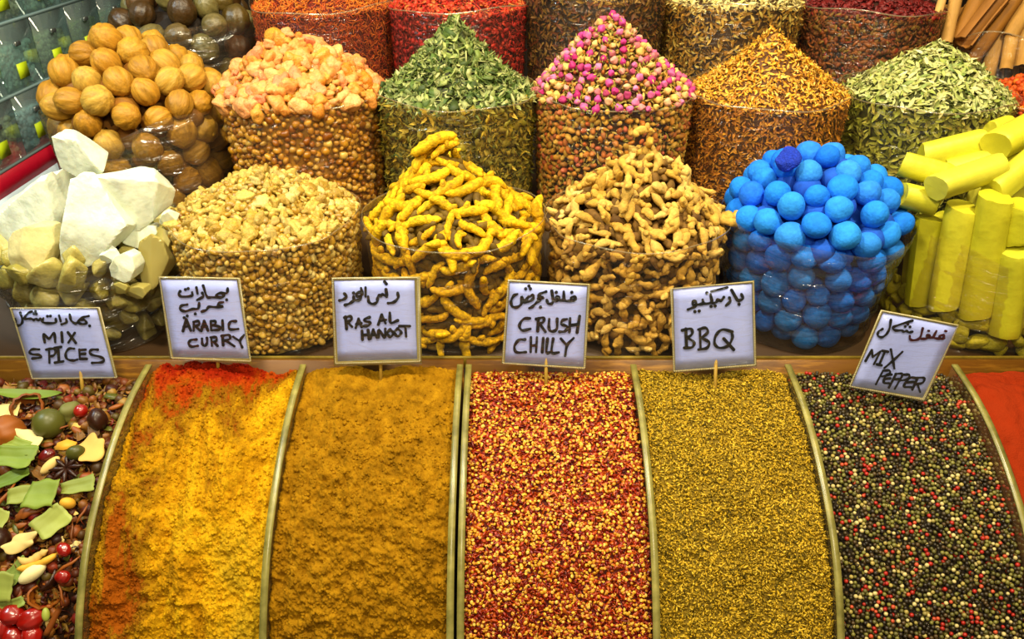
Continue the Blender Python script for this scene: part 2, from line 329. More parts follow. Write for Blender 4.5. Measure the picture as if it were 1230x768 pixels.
def scr(P):
    v = np.asarray(P) - CAM; dd = v @ Fv; return 615 + F_PX * v[0] / dd, 384 - F_PX * (v @ Uv) / dd
class Sack:
    """round clear bag: straight wall with a heap on top; t in 0..1 wall, 1..2 heap"""
    def __init__(s, cxpx, Y, D, zr, hpk, pw=1.3, depth=.26, tap=.94, off=(0, 0), seed=1, lump=.01, lipx=0):
        s.X = (cxpx - 615) / F_PX * (Y * math.cos(PITCH) + (CZ - zr) * math.sin(PITCH)); s.Y = Y; s.R = D / 2; s.zr = zr; s.h = hpk; s.pw = pw; s.z0 = zr - depth; s.tap = tap; s.off = off; s.seed = seed; s.lump = lump
        s.rng = np.random.default_rng(seed * 101)
    def pos(s, ph, t, inset=0):
        ph = np.asarray(ph, float); t = np.asarray(t, float); wall = t <= 1; u = np.clip(t - 1, 0, 1)
        r = np.where(wall, s.R * (s.tap + (1 - s.tap) * np.clip(t, 0, 1)), s.R * (1 - u)) - inset * np.where(wall, 1, .25 + .75 * (1 - u) * .5)
        z = np.where(wall, s.z0 + (s.zr - s.z0) * t, s.zr + s.h * u ** s.pw) - inset * np.where(wall, 0, .8)
        r = np.clip(r, 0, None)
        k = np.clip(u * 1.6, 0, 1)
        P = np.c_[s.X + r * np.cos(ph) + s.off[0] * k, s.Y + r * np.sin(ph) + s.off[1] * k, z]
        if s.lump:
            l = wob(P, 22, s.seed, 4) * s.lump * np.where(wall, .15, 1); P[:, 2] += l
        return P
    def sample(s, n, lo=0., hi=2., inset=0, arc=125):
        rng = s.rng; out = []; h = s.zr - s.z0; m = n * 4
        t = rng.uniform(lo, hi, m); u = np.clip(t - 1, 0, 1)
        dz = s.h * s.pw * np.clip(u, 1e-3, 1) ** (s.pw - 1)
        wgt = np.where(t <= 1, h * s.R, s.R * (1 - u) * np.sqrt(s.R ** 2 + dz ** 2) )
        wgt = np.minimum(wgt, np.percentile(wgt, 99.5)); ok = rng.uniform(0, wgt.max(), m) < wgt
        t = t[ok]; ph = rng.uniform(-math.pi, math.pi, len(t))
        wallarc = math.radians(arc); ok = (t > 1) | (np.abs(np.angle(np.exp(1j * (ph + math.pi / 2)))) < wallarc)
        t = t[ok][:n]; ph = ph[ok][:n]; P = s.pos(ph, t, inset); e = 1e-3
        A = s.pos(ph + e, t, inset) - P; tt = np.where((t <= 1) & (t + e > 1), t - 2 * e, t)
        B = s.pos(ph, tt + e, inset) - s.pos(ph, tt, inset); N = np.cross(A, B); N /= np.linalg.norm(N, axis=1)[:, None] + 1e-12
        bad = ~np.isfinite(N).all(1) | (np.linalg.norm(N, axis=1) < .5); N[bad] = [0, 0, 1]
        fl = (N * (P - np.array([s.X, s.Y, s.z0]))).sum(1) < 0; N[fl] *= -1
        return P, N, t, ph
    def core(s, inset, nph=64, nt=44, seed=0):
        ph = np.linspace(0, 2 * math.pi, nph, endpoint=False); t = np.concatenate([np.linspace(0, 1, nt // 2), np.linspace(1.01, 1.99, nt // 2)])
        T, PH = np.meshgrid(t, ph, indexing='ij'); P = s.pos(PH.ravel(), T.ravel(), inset); n = len(t)
        P += (wob(P, 160, 3 + s.seed, 6) * inset * .3)[:, None] * np.array([.5, .5, 1])
        F = []
        i, j = np.meshgrid(np.arange(n - 1), np.arange(nph), indexing='ij'); i = i.ravel(); j = j.ravel(); k = (j + 1) % nph
        A, B, C, D = i * nph + j, i * nph + k, (i + 1) * nph + k, (i + 1) * nph + j
        F = np.concatenate([np.c_[A, B, C], np.c_[A, C, D]])
        P = np.concatenate([P, [P[-nph:].mean(0) + [0, 0, .001]]]); top = len(P) - 1; q = np.arange(nph); F = np.concatenate([F, np.c_[(n - 1) * nph + q, (n - 1) * nph + (q + 1) % nph, np.full(nph, top)]])
        return P, F
    def bag(s, label, film=None, lip=.012, wr=.004, gap=.004, rim=True, k=9):
        film = film or M_film; nph, nt = 120, 34; ph = np.linspace(0, 2 * math.pi, nph, endpoint=False); t = np.linspace(0, 1, nt); T, PH = np.meshgrid(t, ph, indexing='ij'); T = T.ravel(); PH = PH.ravel()
        top = lip * (1 + .6 * np.sin(PH * 2 + s.seed) + .4 * np.sin(PH * 5 + 2 * s.seed))
        r = s.R * (s.tap + (1 - s.tap) * T) + gap; P = np.c_[r * np.cos(PH), r * np.sin(PH), (s.zr - s.z0 + top) * T]
        P[:, :2] *= (1 + wr / s.R * (wob(P * [1, 1, .5], k * 6, s.seed, 6) + .6 * wob(P * [1, 1, 3], k * 9, s.seed + 4, 5)))[:, None]
        i, j = np.meshgrid(np.arange(nt - 1), np.arange(nph), indexing='ij'); i = i.ravel(); j = j.ravel(); kk = (j + 1) % nph
        F = np.c_[i * nph + j, i * nph + kk, (i + 1) * nph + kk, (i + 1) * nph + j]
        o = obj('plastic_bag', mesh_from('plastic_bag', P, F, film), loc=(s.X, s.Y, s.z0)); tag(o, label, 'bag')
        if rim:
            R = P[-nph:]; V = np.concatenate([R * [1.003, 1.003, 1], R * [1.007, 1.007, 1] + [0, 0, .0008], R * [1.007, 1.007, 1] - [0, 0, .0025], R * [1.003, 1.003, 1] - [0, 0, .0025]]); q = np.arange(nph); k2 = (q + 1) % nph
            Fr = np.concatenate([np.c_[a * nph + q, a * nph + k2, b * nph + k2, b * nph + q] for a, b in ((0, 1), (1, 2), (2, 3), (3, 0))])
            obj('rim', mesh_from('rim', V, Fr, M_hem), o)
        return o

# ================================================================== SETTING
M_wood = mat('counter_board', ['8a5a12', '6b420c', 'a2701c'], src='noise', rough=.45, mottle=.4, mscale=6, stretch=(1, 8, 8), spec=.4)
M_board = mat('shelf_board', ['4a3010', '33200a'], src='noise', rough=.6, mottle=.4, mscale=8)
M_lip = mat('shelf_lip', ['6e5a18', '86701f'], src='noise', rough=.35, mottle=.3, mscale=20)
M_dark = mat('dark_wall', ['2a1c10', '1c120a'], src='noise', rough=.8, mottle=.4, mscale=3)
M_floor = mat('floor_tile', ['5a5148', '6b6157'], src='noise', rough=.5, mottle=.3, mscale=3)
M_ceil = mat('ceiling_paint', ['8c8478'], src='noise', rough=.9)
def struct(o): o['kind'] = 'structure'; return o
struct(box('floor', (-3.2, -1.5, -.1), (3.2, 3.4, 0), M_floor))
struct(box('wall_back', (-3.2, 3.2, 0), (3.2, 3.4, 3.2), M_dark))
struct(box('wall_right', (3.0, -1.5, 0), (3.2, 3.2, 3.2), M_dark))
struct(box('wall_left', (-3.2, -1.5, 0), (-3.0, 3.2, 3.2), M_dark))
# ---- bin profile (top edge of the dividers)
_c = np.array([[1.228, -.798], [1.165, -.805], [1.099, -.819], [1.035, -.844], [.975, -.875], [.93, -.903], [.893, -.931], [.845, -.984], [.808, -1.035], [.77, -1.10], [.74, -1.165], [.715, -1.24]]); _c[:, 1] += CZ
_s = np.concatenate([[0], np.cumsum(np.linalg.norm(np.diff(_c, axis=0), axis=1))]); SMAX = _s[-1]
def prof(s, off=0.0):
    """point (y, z) at arc length s, pushed off along the inward normal"""
    s = np.asarray(s, float); w = .03
    y = sum(np.interp(s + d, _s, _c[:, 0]) for d in (-w, 0, w)) / 3; z = sum(np.interp(s + d, _s, _c[:, 1]) for d in (-w, 0, w)) / 3
    e = .01; dy = np.interp(s + e + w * .5, _s, _c[:, 0]) - np.interp(s - e - w * .5, _s, _c[:, 0]); dz = np.interp(s + e + w * .5, _s, _c[:, 1]) - np.interp(s - e - w * .5, _s, _c[:, 1]); l = np.hypot(dy, dz) + 1e-9
    ny, nz = dz / l, -dy / l                          # outward (up / towards viewer)
    return y - ny * off * -1 * -1, z - nz * off, ny, nz
DIV = [-.975, -.668, -.384, -.0955, -.0795, .223, .507, .814, 1.12]
def tray(name, divs, x0, x1, label):
    T = empty(name, ((x0 + x1) / 2, 1.0, CZ - 1.3)); tag(T, label, 'tray'); L = np.array(T.location)
    ss = np.linspace(0, SMAX, 40)
    for X in divs:
        y, z, ny, nz = prof(ss); y2, z2, _, _ = prof(ss, .16); th = .0036
        z2 = np.maximum(z2, L[2])
        V = []
        for sx in (-th, th): V += [np.c_[np.full(40, X + sx), y, z], np.c_[np.full(40, X + sx), y2, z2]]
        V = np.concatenate(V) - L; F = []
        for i in range(39):
            F += [(i, i + 1, 41 + i, 40 + i), (80 + i, 120 + i, 121 + i, 81 + i)]
        p = obj('divider', mesh_from('divider', V, F, M_acryl, False), T)
        eo = []; th2 = .0055
        for sx, o_ in ((-th2, 0), (th2, 0), (th2, .004), (-th2, .004)):
            yy, zz, _, _ = prof(ss, o_ - .001); eo.append(np.c_[np.full(40, X + sx), yy, zz])
        V = np.concatenate(eo) - L; F = []
        for i in range(39):
            for a, b in ((0, 1), (1, 2), (2, 3), (3, 0)): F.append((a * 40 + i, a * 40 + i + 1, b * 40 + i + 1, b * 40 + i))
        obj('edge', mesh_from('edge', V, F, M_edge, False), p)
    box('back_panel', (x0, 1.232, CZ - 1.0), (x1, 1.240, CZ - .800), M_wood, T)
    box('base_panel', (x0, .70, CZ - 1.32), (x1, 1.24, CZ - 1.30), M_board, T)
    box('front_panel', (x0, .695, CZ - 1.30), (x1, .705, CZ - 1.235), M_acryl, T)
    return T
tray('divided_spice_tray', DIV[:4], -.98, -.0905, 'left divided clear tray holding mixed spices, curry and ras el hanout')
tray('divided_spice_tray', DIV[4:], -.0845, 1.125, 'right divided clear tray holding crushed chilli, green-yellow herbs, peppercorns and paprika')
# ---- counter below and the stepped stand behind
ct = box('counter', (-1.0, .69, .02), (1.14, 1.25, CZ - 1.325), M_board); tag(ct, 'dark brown counter carrying the front spice trays', 'counter')
st = empty('stepped_stand', (0, 1.9, 0)); tag(st, 'brown stepped stand carrying the three rows of spice bags', 'stand')
for x0, x1, y0, y1, zt in ((-1.15, 1.42, 1.246, 1.62, CZ - .822), (-1.18, 1.42, 1.621, 1.98, CZ - .70), (-1.18, 1.42, 1.981, 2.36, CZ - .585)):
    box('step', (x0, y0, 0.02), (x1, y1, zt), M_board, st)
box('front_lip', (-1.15, 1.2405, CZ - .822), (1.42, 1.2455, CZ - .797), M_lip, st, .001)

# ================================================================== BIN CONTENTS
def bin_grid(x0, x1, nx, ns, off, relief, s1=None):
    xs = np.linspace(x0, x1, nx); ss = np.linspace(0, s1 or SMAX - .005, ns); SS, XX = np.meshgrid(ss, xs, indexing='ij')
    y, z, ny, nz = prof(SS.ravel()); h = (relief(XX.ravel(), SS.ravel()) - off).reshape(ns, nx); h[:, 0] = h[:, -1] = -.13; XX = XX.copy(); XX[:, 1] = XX[:, 0] + .0002; XX[:, -2] = XX[:, -1] - .0002; h = h.ravel()
    V = np.c_[XX.ravel(), y + ny * h, z + nz * h]; V[:, 1] = np.minimum(V[:, 1], 1.2315)
    i, j = np.meshgrid(np.arange(ns - 1), np.arange(nx - 1), indexing='ij'); i = i.ravel(); j = j.ravel(); A = i * nx + j
    F = np.concatenate([np.c_[A, A + nx, A + nx + 1], np.c_[A, A + nx + 1, A + 1]])
    return V, F
def bin_pts(x0, x1, n, off, relief, rng, s1=None):
    X = rng.uniform(x0, x1, n); s = rng.uniform(.003, s1 or SMAX - .01, n); y, z, ny, nz = prof(s); h = relief(X, s) - off
    P = np.c_[X, y + ny * h, z + nz * h]; P[:, 1] = np.minimum(P[:, 1], 1.228); return P, np.c_[np.zeros(n), ny, nz], s
def edgef(X, x0, x1): return np.clip(np.minimum(X - x0, x1 - X) / .05, 0, 1)
# --- curry powder
x0, x1 = DIV[1] + .004, DIV[2] - .004
def rel(X, s):
    u = (X - x0) / (x1 - x0)
    h = .012 * fbm(X * 22 + 3, s * 7, 5, 3) + .008 * np.sin(u * 13 + 2 * fbm(X * 4, s * 5, 8, 2)) * (s < .45) + .012 * edgef(X, x0, x1) ** .5
    h += .0045 * fbm(X * 60, s * 60, 11, 5, .7) + .004 * np.sin(u * 26 + 3 * fbm(X * 5, s * 3, 18, 2)) + .0015 * fbm(X * 350, s * 350, 21, 2)
    h += .022 * np.exp(-((u - .35) / .3) ** 2 - ((s - .03) / .05) ** 2) - .010 * np.exp(-((u - .5) / .08) ** 2 - (s / .04) ** 2)
    return h
def curry_mat():
    m = mat('curry_powder', ['d8a010'], src='noise', rough=.95, bump=.6, bscale=500, mottle=.3, mscale=220, spec=.05); nt = m.node_tree; L = nt.links.new
    tc = nt.nodes.new('ShaderNodeTexCoord'); mp = nt.nodes.new('ShaderNodeMapping'); mp.inputs['Scale'].default_value = (1, .45, .45); L(tc.outputs['Object'], mp.inputs[0])
    n = nt.nodes.new('ShaderNodeTexNoise'); n.inputs['Scale'].default_value = 12; n.inputs['Detail'].default_value = 9; n.inputs['Roughness'].default_value = .7; n.inputs['Distortion'].default_value = .6; L(mp.outputs[0], n.inputs['Vector'])
    r = ramp_node(nt, [(.28, *srgb('8c1c04')), (.38, *srgb('a84008')), (.45, *srgb('84500a')), (.52, *srgb('9c700c')), (.59, *srgb('b8840c')), (.67, *srgb('cc9c12')), (.85, *srgb('b08c18'))])
    sx = nt.nodes.new('ShaderNodeSeparateXYZ'); L(tc.outputs['Object'], sx.inputs[0])
    def ma(op, A, B, C=None):
        q = nt.nodes.new('ShaderNodeMath'); q.operation = op
        for k, v in enumerate((A, B, C)):
            if v is None: continue
            if isinstance(v, (int, float)): q.inputs[k].default_value = v
            else: L(v, q.inputs[k])
        return q.outputs[0]
    # a brown streak was poured diagonally from the back to the near left, red powder along the back
    X, Y = sx.outputs['X'], sx.outputs['Y']
    t = ma('ABSOLUTE', ma('SUBTRACT', X, ma('MULTIPLY_ADD', Y, .30, -.895)), 0)
    f = ma('MULTIPLY_ADD', n.outputs['Fac'], 1.25, -.175); f = ma('MAXIMUM', ma('MULTIPLY_ADD', t, 1.35, f), .425)
    back = ma('MULTIPLY', ma('MAXIMUM', ma('SUBTRACT', Y, 1.10), 0), 1.7); f = ma('SUBTRACT', f, back); L(f, r.inputs[0])
    mx = [x for x in nt.nodes if x.type == 'MIX'][0]; L(r.outputs[0], mx.inputs[6]); return m
r_ = np.random.default_rng(3)
V, F = bin_grid(x0, x1, 190, 330, .018, rel)
P, N, s = bin_pts(x0 + .004, x1 - .004, 9000, .0185, rel, r_); gr = merged([sh_lump(i, 0, .3) for i in range(3)], P, frames(N, r_), (.0007 + .0032 * r_.random(len(P)) ** 3), r_)
MC = curry_mat(); stuff('curry_powder', [(V, F), gr], [MC, MC], 'yellow curry powder streaked with red and brown, behind the arabic curry sign', 'spice powder')
# --- ras el hanout
x0b, x1b = DIV[2] + .004, DIV[3] - .004
def relb(X, s):
    u = (X - x0b) / (x1b - x0b)
    h = .007 * fbm(X * 14, s * 12, 35, 3) + .010 * edgef(X, x0b, x1b) ** .5 + .0055 * fbm(X * 55, s * 55, 41, 5, .72) * np.clip(.25 + s * 3, 0, 1) + .0015 * fbm(X * 350, s * 350, 51, 2)
    h += .014 * np.exp(-((u - .75) / .18) ** 2 - ((s - .025) / .03) ** 2) + .012 * np.exp(-((u - .28) / .2) ** 2 - ((s - .02) / .03) ** 2) - .012 * np.exp(-((u - .5) / .10) ** 2 - ((s - .01) / .03) ** 2)
    return h
MR = mat('ras_el_hanout_powder', ['805808', '94680c', 'a07410'], src='noise', rough=.95, bump=.6, bscale=450, mottle=.25, mscale=40, spec=.05)
V, F = bin_grid(x0b, x1b, 190, 330, .020, relb)
P, N, s = bin_pts(x0b + .004, x1b - .004, 8000, .0205, relb, r_); k = (s > .09) | (r_.random(len(P)) < .25); P, N = P[k], N[k]; gr = merged([sh_lump(i, 0, .3) for i in range(3)], P, frames(N, r_), (.0007 + .0034 * r_.random(len(P)) ** 3), r_)
stuff('ras_el_hanout_powder', [(V, F), gr], [MR, MR], 'brownish mustard ras el hanout powder in the tray, below its sign', 'spice powder')
# --- crushed chilli
x0c, x1c = DIV[4] + .0045, DIV[5] - .0045
def relc(X, s): return .004 * fbm(X * 15, s * 12, 61, 3) + .008 * edgef(X, x0c, x1c) ** .5
M_ch = mat('chilli_flakes', ['4c0803', '861404', 'a83206', 'c05c0c', '740c08', 'b04408', '8c1c04'], rough=.35, mottle=.2, spec=.5, mscale=300)
M_cs = mat('chilli_seeds', ['c88c14', 'dcac30', 'bc780c', 'e0bc50'], rough=.4, mottle=.1, spec=.4)
M_chb = mat('chilli_dust', ['4a0c04', '6e1c06'], src='noise', rough=.8, mscale=200)
V, F = bin_grid(x0c, x1c, 60, 110, .030, relc)
P, N, s = bin_pts(x0c, x1c, 14000, .026, relc, r_); P += N * r_.uniform(-.003, .002, len(P))[:, None]
fl = merged([sh_flake(i) for i in range(8)], P, frames(N, r_, .6), np.c_[.003 + .006 * r_.random(len(P)) ** 1.5, r_.uniform(.0024, .005, len(P)), r_.uniform(.003, .005, len(P))], r_)
P, N, s = bin_pts(x0c, x1c, 4300, .0235, relc, r_); sd = merged([sh_lump(i, 1, .12, sq=(1, .85, .35)) for i in range(3)], P, frames(N, r_, .5), r_.uniform(.0024, .0036, len(P)), r_)
stuff('crushed_chilli', [(V, F), fl, sd], [M_chb, M_ch, M_cs], 'crushed red chilli flakes with yellow seeds in the tray', 'chilli flakes')
# --- bbq herbs
x0d, x1d = DIV[5] + .0045, DIV[6] - .0045
def reld(X, s):
    u = (X - x0d) / (x1d - x0d); return .006 * fbm(X * 13, s * 11, 71, 3) + .008 * edgef(X, x0d, x1d) ** .5 + .003 * fbm(X * 60, s * 60, 75, 3) - .014 * np.exp(-((u - .4) / .2) ** 2 - ((s - .01) / .04) ** 2) + .012 * np.exp(-((u - .85) / .15) ** 2 - ((s - .02) / .03) ** 2)
M_bb = mat('barbecue_spice', ['64500a', '9c7c10', 'c8a01c', 'dcb838', '886808', 'b89820', '3c3206', 'd0a828'], rough=.7, mottle=.15, spec=.2)
M_bbb = mat('barbecue_dust', ['6a5406', '8c700c'], src='noise', rough=.9, mscale=300)
V, F = bin_grid(x0d, x1d, 100, 180, .024, reld)
P, N, s = bin_pts(x0d, x1d, 24000, .021, reld, r_); P += N * r_.uniform(-.0025, .0015, len(P))[:, None]
fl = merged([sh_seed(), sh_seed()], P, frames(N, r_, .6), np.c_[.0022 + .0048 * r_.random(len(P)) ** 1.5, r_.uniform(.0016, .0036, len(P)), r_.uniform(.002, .005, len(P))], r_)
stuff('barbecue_spice_mix', [(V, F), fl], [M_bbb, M_bb], 'coarse yellow green barbecue spice mix in the tray', 'spice mix', smooth=False)
# --- peppercorns
x0e, x1e = DIV[6] + .0045, DIV[7] - .0045
def rele(X, s): return .004 * fbm(X * 12, s * 10, 81, 3) + .006 * edgef(X, x0e, x1e) ** .5
M_pp = mat('peppercorns', [(0, '2a2010'), (.20, '3c3014'), (.34, '5a5420'), (.50, '76702c'), (.64, '4c3818'), (.77, 'c8b474'), (.84, 'a89448'), (.89, 'a41c0a'), (.95, 'bc4824'), (.975, '948440')], interp='CONSTANT', rough=.45, mottle=.3, mscale=250, spec=.45)
M_ppb = mat('pepper_dust', ['241a0c'], src='noise', rough=.9)
V, F = bin_grid(x0e, x1e, 40, 80, .034, rele)
P, N, s = bin_pts(x0e + .002, x1e - .002, 60000, .0265, rele, r_); k = darts(P, .0058, 6500); P1, N1 = P[k], N[k]
P2, N2, s2 = bin_pts(x0e + .002, x1e - .002, 30000, .031, rele, r_); k = darts(P2, .0064, 3500); P1 = np.concatenate([P1, P2[k]]); N1 = np.concatenate([N1, N2[k]])
pc = merged([sh_lump(i, 1, .08, 3) for i in range(4)], P1, frames(N1, r_, 1), r_.uniform(.0027, .0037, len(P1)), r_)
stuff('peppercorns', [(V, F), pc], [M_ppb, M_pp], 'mixed black, white, green and red peppercorns in the tray', 'peppercorns')
# --- paprika on the right
x0f, x1f = DIV[7] + .0045, DIV[8] - .0045
def relf(X, s): return .008 * fbm(X * 14, s * 12, 91, 3) + .010 * edgef(X, x0f, x1f) ** .5 + .002 * fbm(X * 70, s * 70, 95, 3) - .012 * np.exp(-((X - x0f - .11) / .05) ** 2 - ((s - .04) / .012) ** 2)
MP_ = mat('paprika_powder', ['983010', '84260a'], src='noise', rough=.95, bump=.5, bscale=400, mottle=.25, mscale=40, spec=.05)
V, F = bin_grid(x0f, x1f, 130, 240, .022, relf); stuff('paprika_powder', [(V, F)], [MP_], 'smooth orange red paprika powder at the right end of the tray', 'spice powder')

# --- mixed spices (left bin): loose bits underneath, every big piece on its own on top
x0g, x1g = DIV[0] + .006, DIV[1] - .006
def relg(X, s): return .008 * fbm(X * 12, s * 10, 101, 3)
M_pt = mat('dried_bits', ['2a0c04', '4a1a08', '6a300c', '8a5a18', '3a2408', '7a1008', 'a07828', '504010'], rough=.5, mottle=.3, spec=.4)
V, F = bin_grid(x0g, x1g, 60, 110, .042, relg)
P, N, s = bin_pts(x0g, x1g, 2600, .036, relg, r_)
b1 = merged([sh_flake(i) for i in range(6)] + [sh_leaf(i, .3) for i in range(3)], P, frames(N, r_, .6), r_.uniform(.005, .012, len(P)), r_)
P, N, s = bin_pts(x0g, x1g, 1300, .034, relg, r_); b2 = merged([sh_thread(i, .10) for i in range(4)] + [sh_lump(i, 1, .3) for i in range(3)], P, frames(N, r_, .5), r_.uniform(.004, .012, len(P)), r_)
M_ptb = mat('dried_bits_bed', ['2a1206', '3c2008'], src='noise', rough=.9, mscale=100)
stuff('dried_spice_bits', [(V, F), b1, b2], [M_ptb, M_pt, M_pt], 'small brown and dark red dried bits under the mixed spices', 'spice bits')
def bin_hit(x, y, off):
    d = ray(x, y); ss = np.linspace(0, SMAX, 400); yy, zz, ny, nz = prof(ss, off); t = yy / d[1]; zr = CZ + d[2] * t; i = np.argmin(np.abs(zr - zz)); return CAM + d * (yy[i] / d[1]), np.array([0, ny[i], nz[i]])
def spinR(N, ang, tilt=0, tiltdir=0):
    """frame with z = N, x turned ang degrees (anticlockwise in the picture) from screen right"""
    N = np.asarray(N, float); t = np.array([math.cos(math.radians(tiltdir)), math.sin(math.radians(tiltdir)), 0]); N = N + t * math.tan(math.radians(tilt)); N /= np.linalg.norm(N)
    X = np.array([1., 0, 0]); X -= X @ N * N; X /= np.linalg.norm(X); Y = np.cross(N, X); a = math.radians(ang)
    x = X * math.cos(a) + Y * math.sin(a); return np.stack([x, np.cross(N, x), N], axis=1)
M_leafg = mat('dried_green_leaf', ['5c7420', '8c9c3c', '4a6418', 'a4a850', '74883a'], src='object', rough=.55, mottle=.25, mscale=3, spec=.3, stretch=(1, 6, 1))
M_cream = mat('dried_root_slice', ['d8b868', 'e8d490', 'd0a850'], src='object', rough=.7, bump=.4, bscale=6, mottle=.3, mscale=3)
M_nut = mat('brown_husk', ['7a3c0a', '9a5412', '5a2c08'], src='object', rough=.5, bump=.5, bscale=5, mottle=.4, mscale=3)
M_red = mat('red_rosehip', ['880a04', 'a41408', '600604'], src='object', rough=.28, bump=1, bscale=4, mottle=.3, mscale=3, spec=.6, coat=.4)
M_olive = mat('green_dried_fruit', ['4a4a14', '5a5c20'], src='object', rough=.4, mottle=.3, mscale=2, bump=.2, bscale=4)
M_darkb = mat('dark_seed', ['2c1208', '3a1c0a'], src='object', rough=.35, mottle=.3, mscale=3)
M_pgreen = mat('green_pod', ['9aa040', '8aa838'], src='object', rough=.5, mottle=.2, mscale=4)
M_ylw = mat('yellow_chip', ['d09018', 'e0a830'], src='object', rough=.6, mottle=.2, mscale=4)
def grid_sheet(w, h, fold, bow, n=10, ragged=0, th=.03, seed=0):
    """broad leaf piece: sheet with thickness, fold along the middle, bowed ends"""
    r = np.random.default_rng(seed); u = np.linspace(-1, 1, n); U, W = np.meshgrid(u, u, indexing='ij'); U = U.ravel(); W = W.ravel()
    z = fold * np.abs(W) + bow * U * U + .04 * np.sin(6 * U + 3 * W + seed); X = U * w * (1 + ragged * r.uniform(-1, 1, len(U)) * (np.abs(U) > .99)); Y = W * h * (1 - .1 * np.abs(U))
    sh = r.uniform(-.25, .25); tp = r.uniform(-.3, .3); Y = Y * (1 + tp * X / w) * (1 + .08 * np.sin(5 * U + seed)) + sh * X; z = z + .25 * r.uniform(-1, 1) * U * W + .05 * np.sin(9 * W + seed)
    top = np.c_[X, Y, z + th]; bot = np.c_[X, Y, z - th]; i, j = np.meshgrid(np.arange(n - 1), np.arange(n - 1), indexing='ij'); A = (i * n + j).ravel()
    q = np.c_[A, A + n, A + n + 1, A + 1]; F = np.concatenate([q, q[:, ::-1] + n * n]); e = list(range(n)) + [k * n + n - 1 for k in range(1, n)] + [n * n - 1 - k for k in range(1, n)] + [k * n for k in range(n - 2, 0, -1)]
    sidef = [(e[k], e[(k + 1) % len(e)], e[(k + 1) % len(e)] + n * n, e[k] + n * n) for k in range(len(e))]
    return np.concatenate([top, bot]), np.concatenate([F, np.array(sidef)])
def long_leaf(seed=0, n=16):
    V = []; F = []
    for i in range(n):
        x = -1 + 2 * i / (n - 1); ww = .2 * (1 - x * x) ** .7 + .004
        for s_ in (-1, -.5, 0, .5, 1): V.append([x, s_ * ww, .12 * x * x + abs(s_) * .06])
    for i in range(n - 1):
        for j in range(4): A = i * 5 + j; F.append((A, A + 5, A + 6, A + 1))
    return np.array(V), np.array(F)
def half_shell(seed, n=14):
    V = []; F = []; r = np.random.default_rng(seed); rag = r.uniform(-.12, .12, 24)
    for lay, R in ((0, 1.0), (1, .86)):
        for i in range(8):
            a = i / 7 * 1.75
            for j in range(24):
                b = j / 24 * 2 * math.pi; rr = R * (1 + (rag[j] if i > 5 else 0)); V.append([rr * math.sin(a) * math.cos(b), rr * math.sin(a) * math.sin(b) * .85, -rr * math.cos(a)])
        for i in range(7):
            for j in range(24): k = (j + 1) % 24; F.append((lay * 192 + i * 24 + j, lay * 192 + i * 24 + k, lay * 192 + (i + 1) * 24 + k, lay * 192 + (i + 1) * 24 + j))
    for j in range(24): k = (j + 1) % 24; F.append((168 + j, 168 + k, 360 + k, 360 + j))
    return np.array(V), np.array(F)
def star_anise():
    parts = []
    for k in range(8):
        a = k * math.pi / 4; d = np.array([math.cos(a), math.sin(a), 0]); P = np.array([d * t + np.array([0, 0, zz]) for t, zz in ((.05, 0), (.3, .05), (.6, .08), (.85, .05), (1.05, .12))]); parts.append(tube(P, [.08, .13, .17, .11, .02], 6, flat=1.2))
    return join(parts)
def spiral_slice(seed):
    r = np.random.default_rng(seed); V, F = ico(3); a = np.arctan2(V[:, 1], V[:, 0]); rd = 1 + .22 * np.sin(2 * a + seed) + .12 * np.sin(5 * a + 2 * seed); V = V * np.c_[rd, rd, np.ones(len(V))] * [1, .75, .22]; V[:, 2] += .35 * V[:, 0] ** 2 * r.choice([-1, 1]) + .04 * wob(V, 9, seed); return V, F
def hip(seed):
    V, F = ico(3); return V * (1 + .10 * wob(V, 4, seed) + .06 * wob(V, 9, seed + 3))[:, None] * [1.15, .95, .9], F
def bark(seed, L=1.0, open_=1.2, n=12):
    """curled bark quill: tube of bark with an open seam, unit radius about x"""
    V = []; F = []; m = 8; r = np.random.default_rng(seed); rg = r.uniform(-.03, .03, n)
    for lay, R in ((0, 1.0), (1, .8)):
        for i in range(m):
            x = -1 + 2 * i / (m - 1)
            for j in range(n): a = open_ / 2 + (2 * math.pi - open_) * j / (n - 1) - 1.57; rr = R * (1 - .10 * j / n) * (1 + .05 * math.sin(3 * x + j)); V.append([x * L + (rg[j] * L if abs(x) > .9 else 0), rr * math.cos(a), rr * math.sin(a)])
        for i in range(m - 1):
            for j in range(n - 1): A = lay * m * n + i * n + j; F.append((A, A + n, A + n + 1, A + 1))
    o = m * n
    for i in range(m - 1):
        for j in (0, n - 1): A = i * n + j; F.append((A, A + n, A + n + o, A + o))
    for i in (0, m - 1):
        for j in range(n - 1): A = i * n + j; F.append((A, A + 1, A + 1 + o, A + o))
    return np.array(V), np.array(F)
def item(name, x, y, shape, m, w, ang, label, cat, lift=.006, asp=1.0, tilt=0, tdir=0, hz=None, off=.030):
    """w = half width in photo pixels"""
    P, N = bin_hit(x, y, off); s_ = px_size(P, w); h = s_ * asp; zz = s_ if hz is None else s_ * hz
    P = P + N * lift
    V, F = shape; me = mesh_from(name, V * [s_, h, zz], F, m)
    return single(name, me, P, spinR(N, ang, tilt, tdir), 1, label, cat)
sheet = lambda f, b, sd: grid_sheet(1, 1, f, b, seed=sd, ragged=.05)
item('dried_leaf', 38, 482, long_leaf(), M_leafg, 44, -3, 'long narrow green leaf lying against the back of the mixed spices', 'leaf', .014, .9)
item('root_slice', 6, 500, sheet(.05, .1, 3), M_cream, 18, 10, 'large pale cream slice below the long green leaf at left edge', 'root slice', .008, .8, hz=.5)
item('nut_husk', 36, 494, half_shell(3), M_nut, 19, 30, 'open brown nut husk beside the round green fruit', 'husk', .012, 1, tilt=35, tdir=-60)
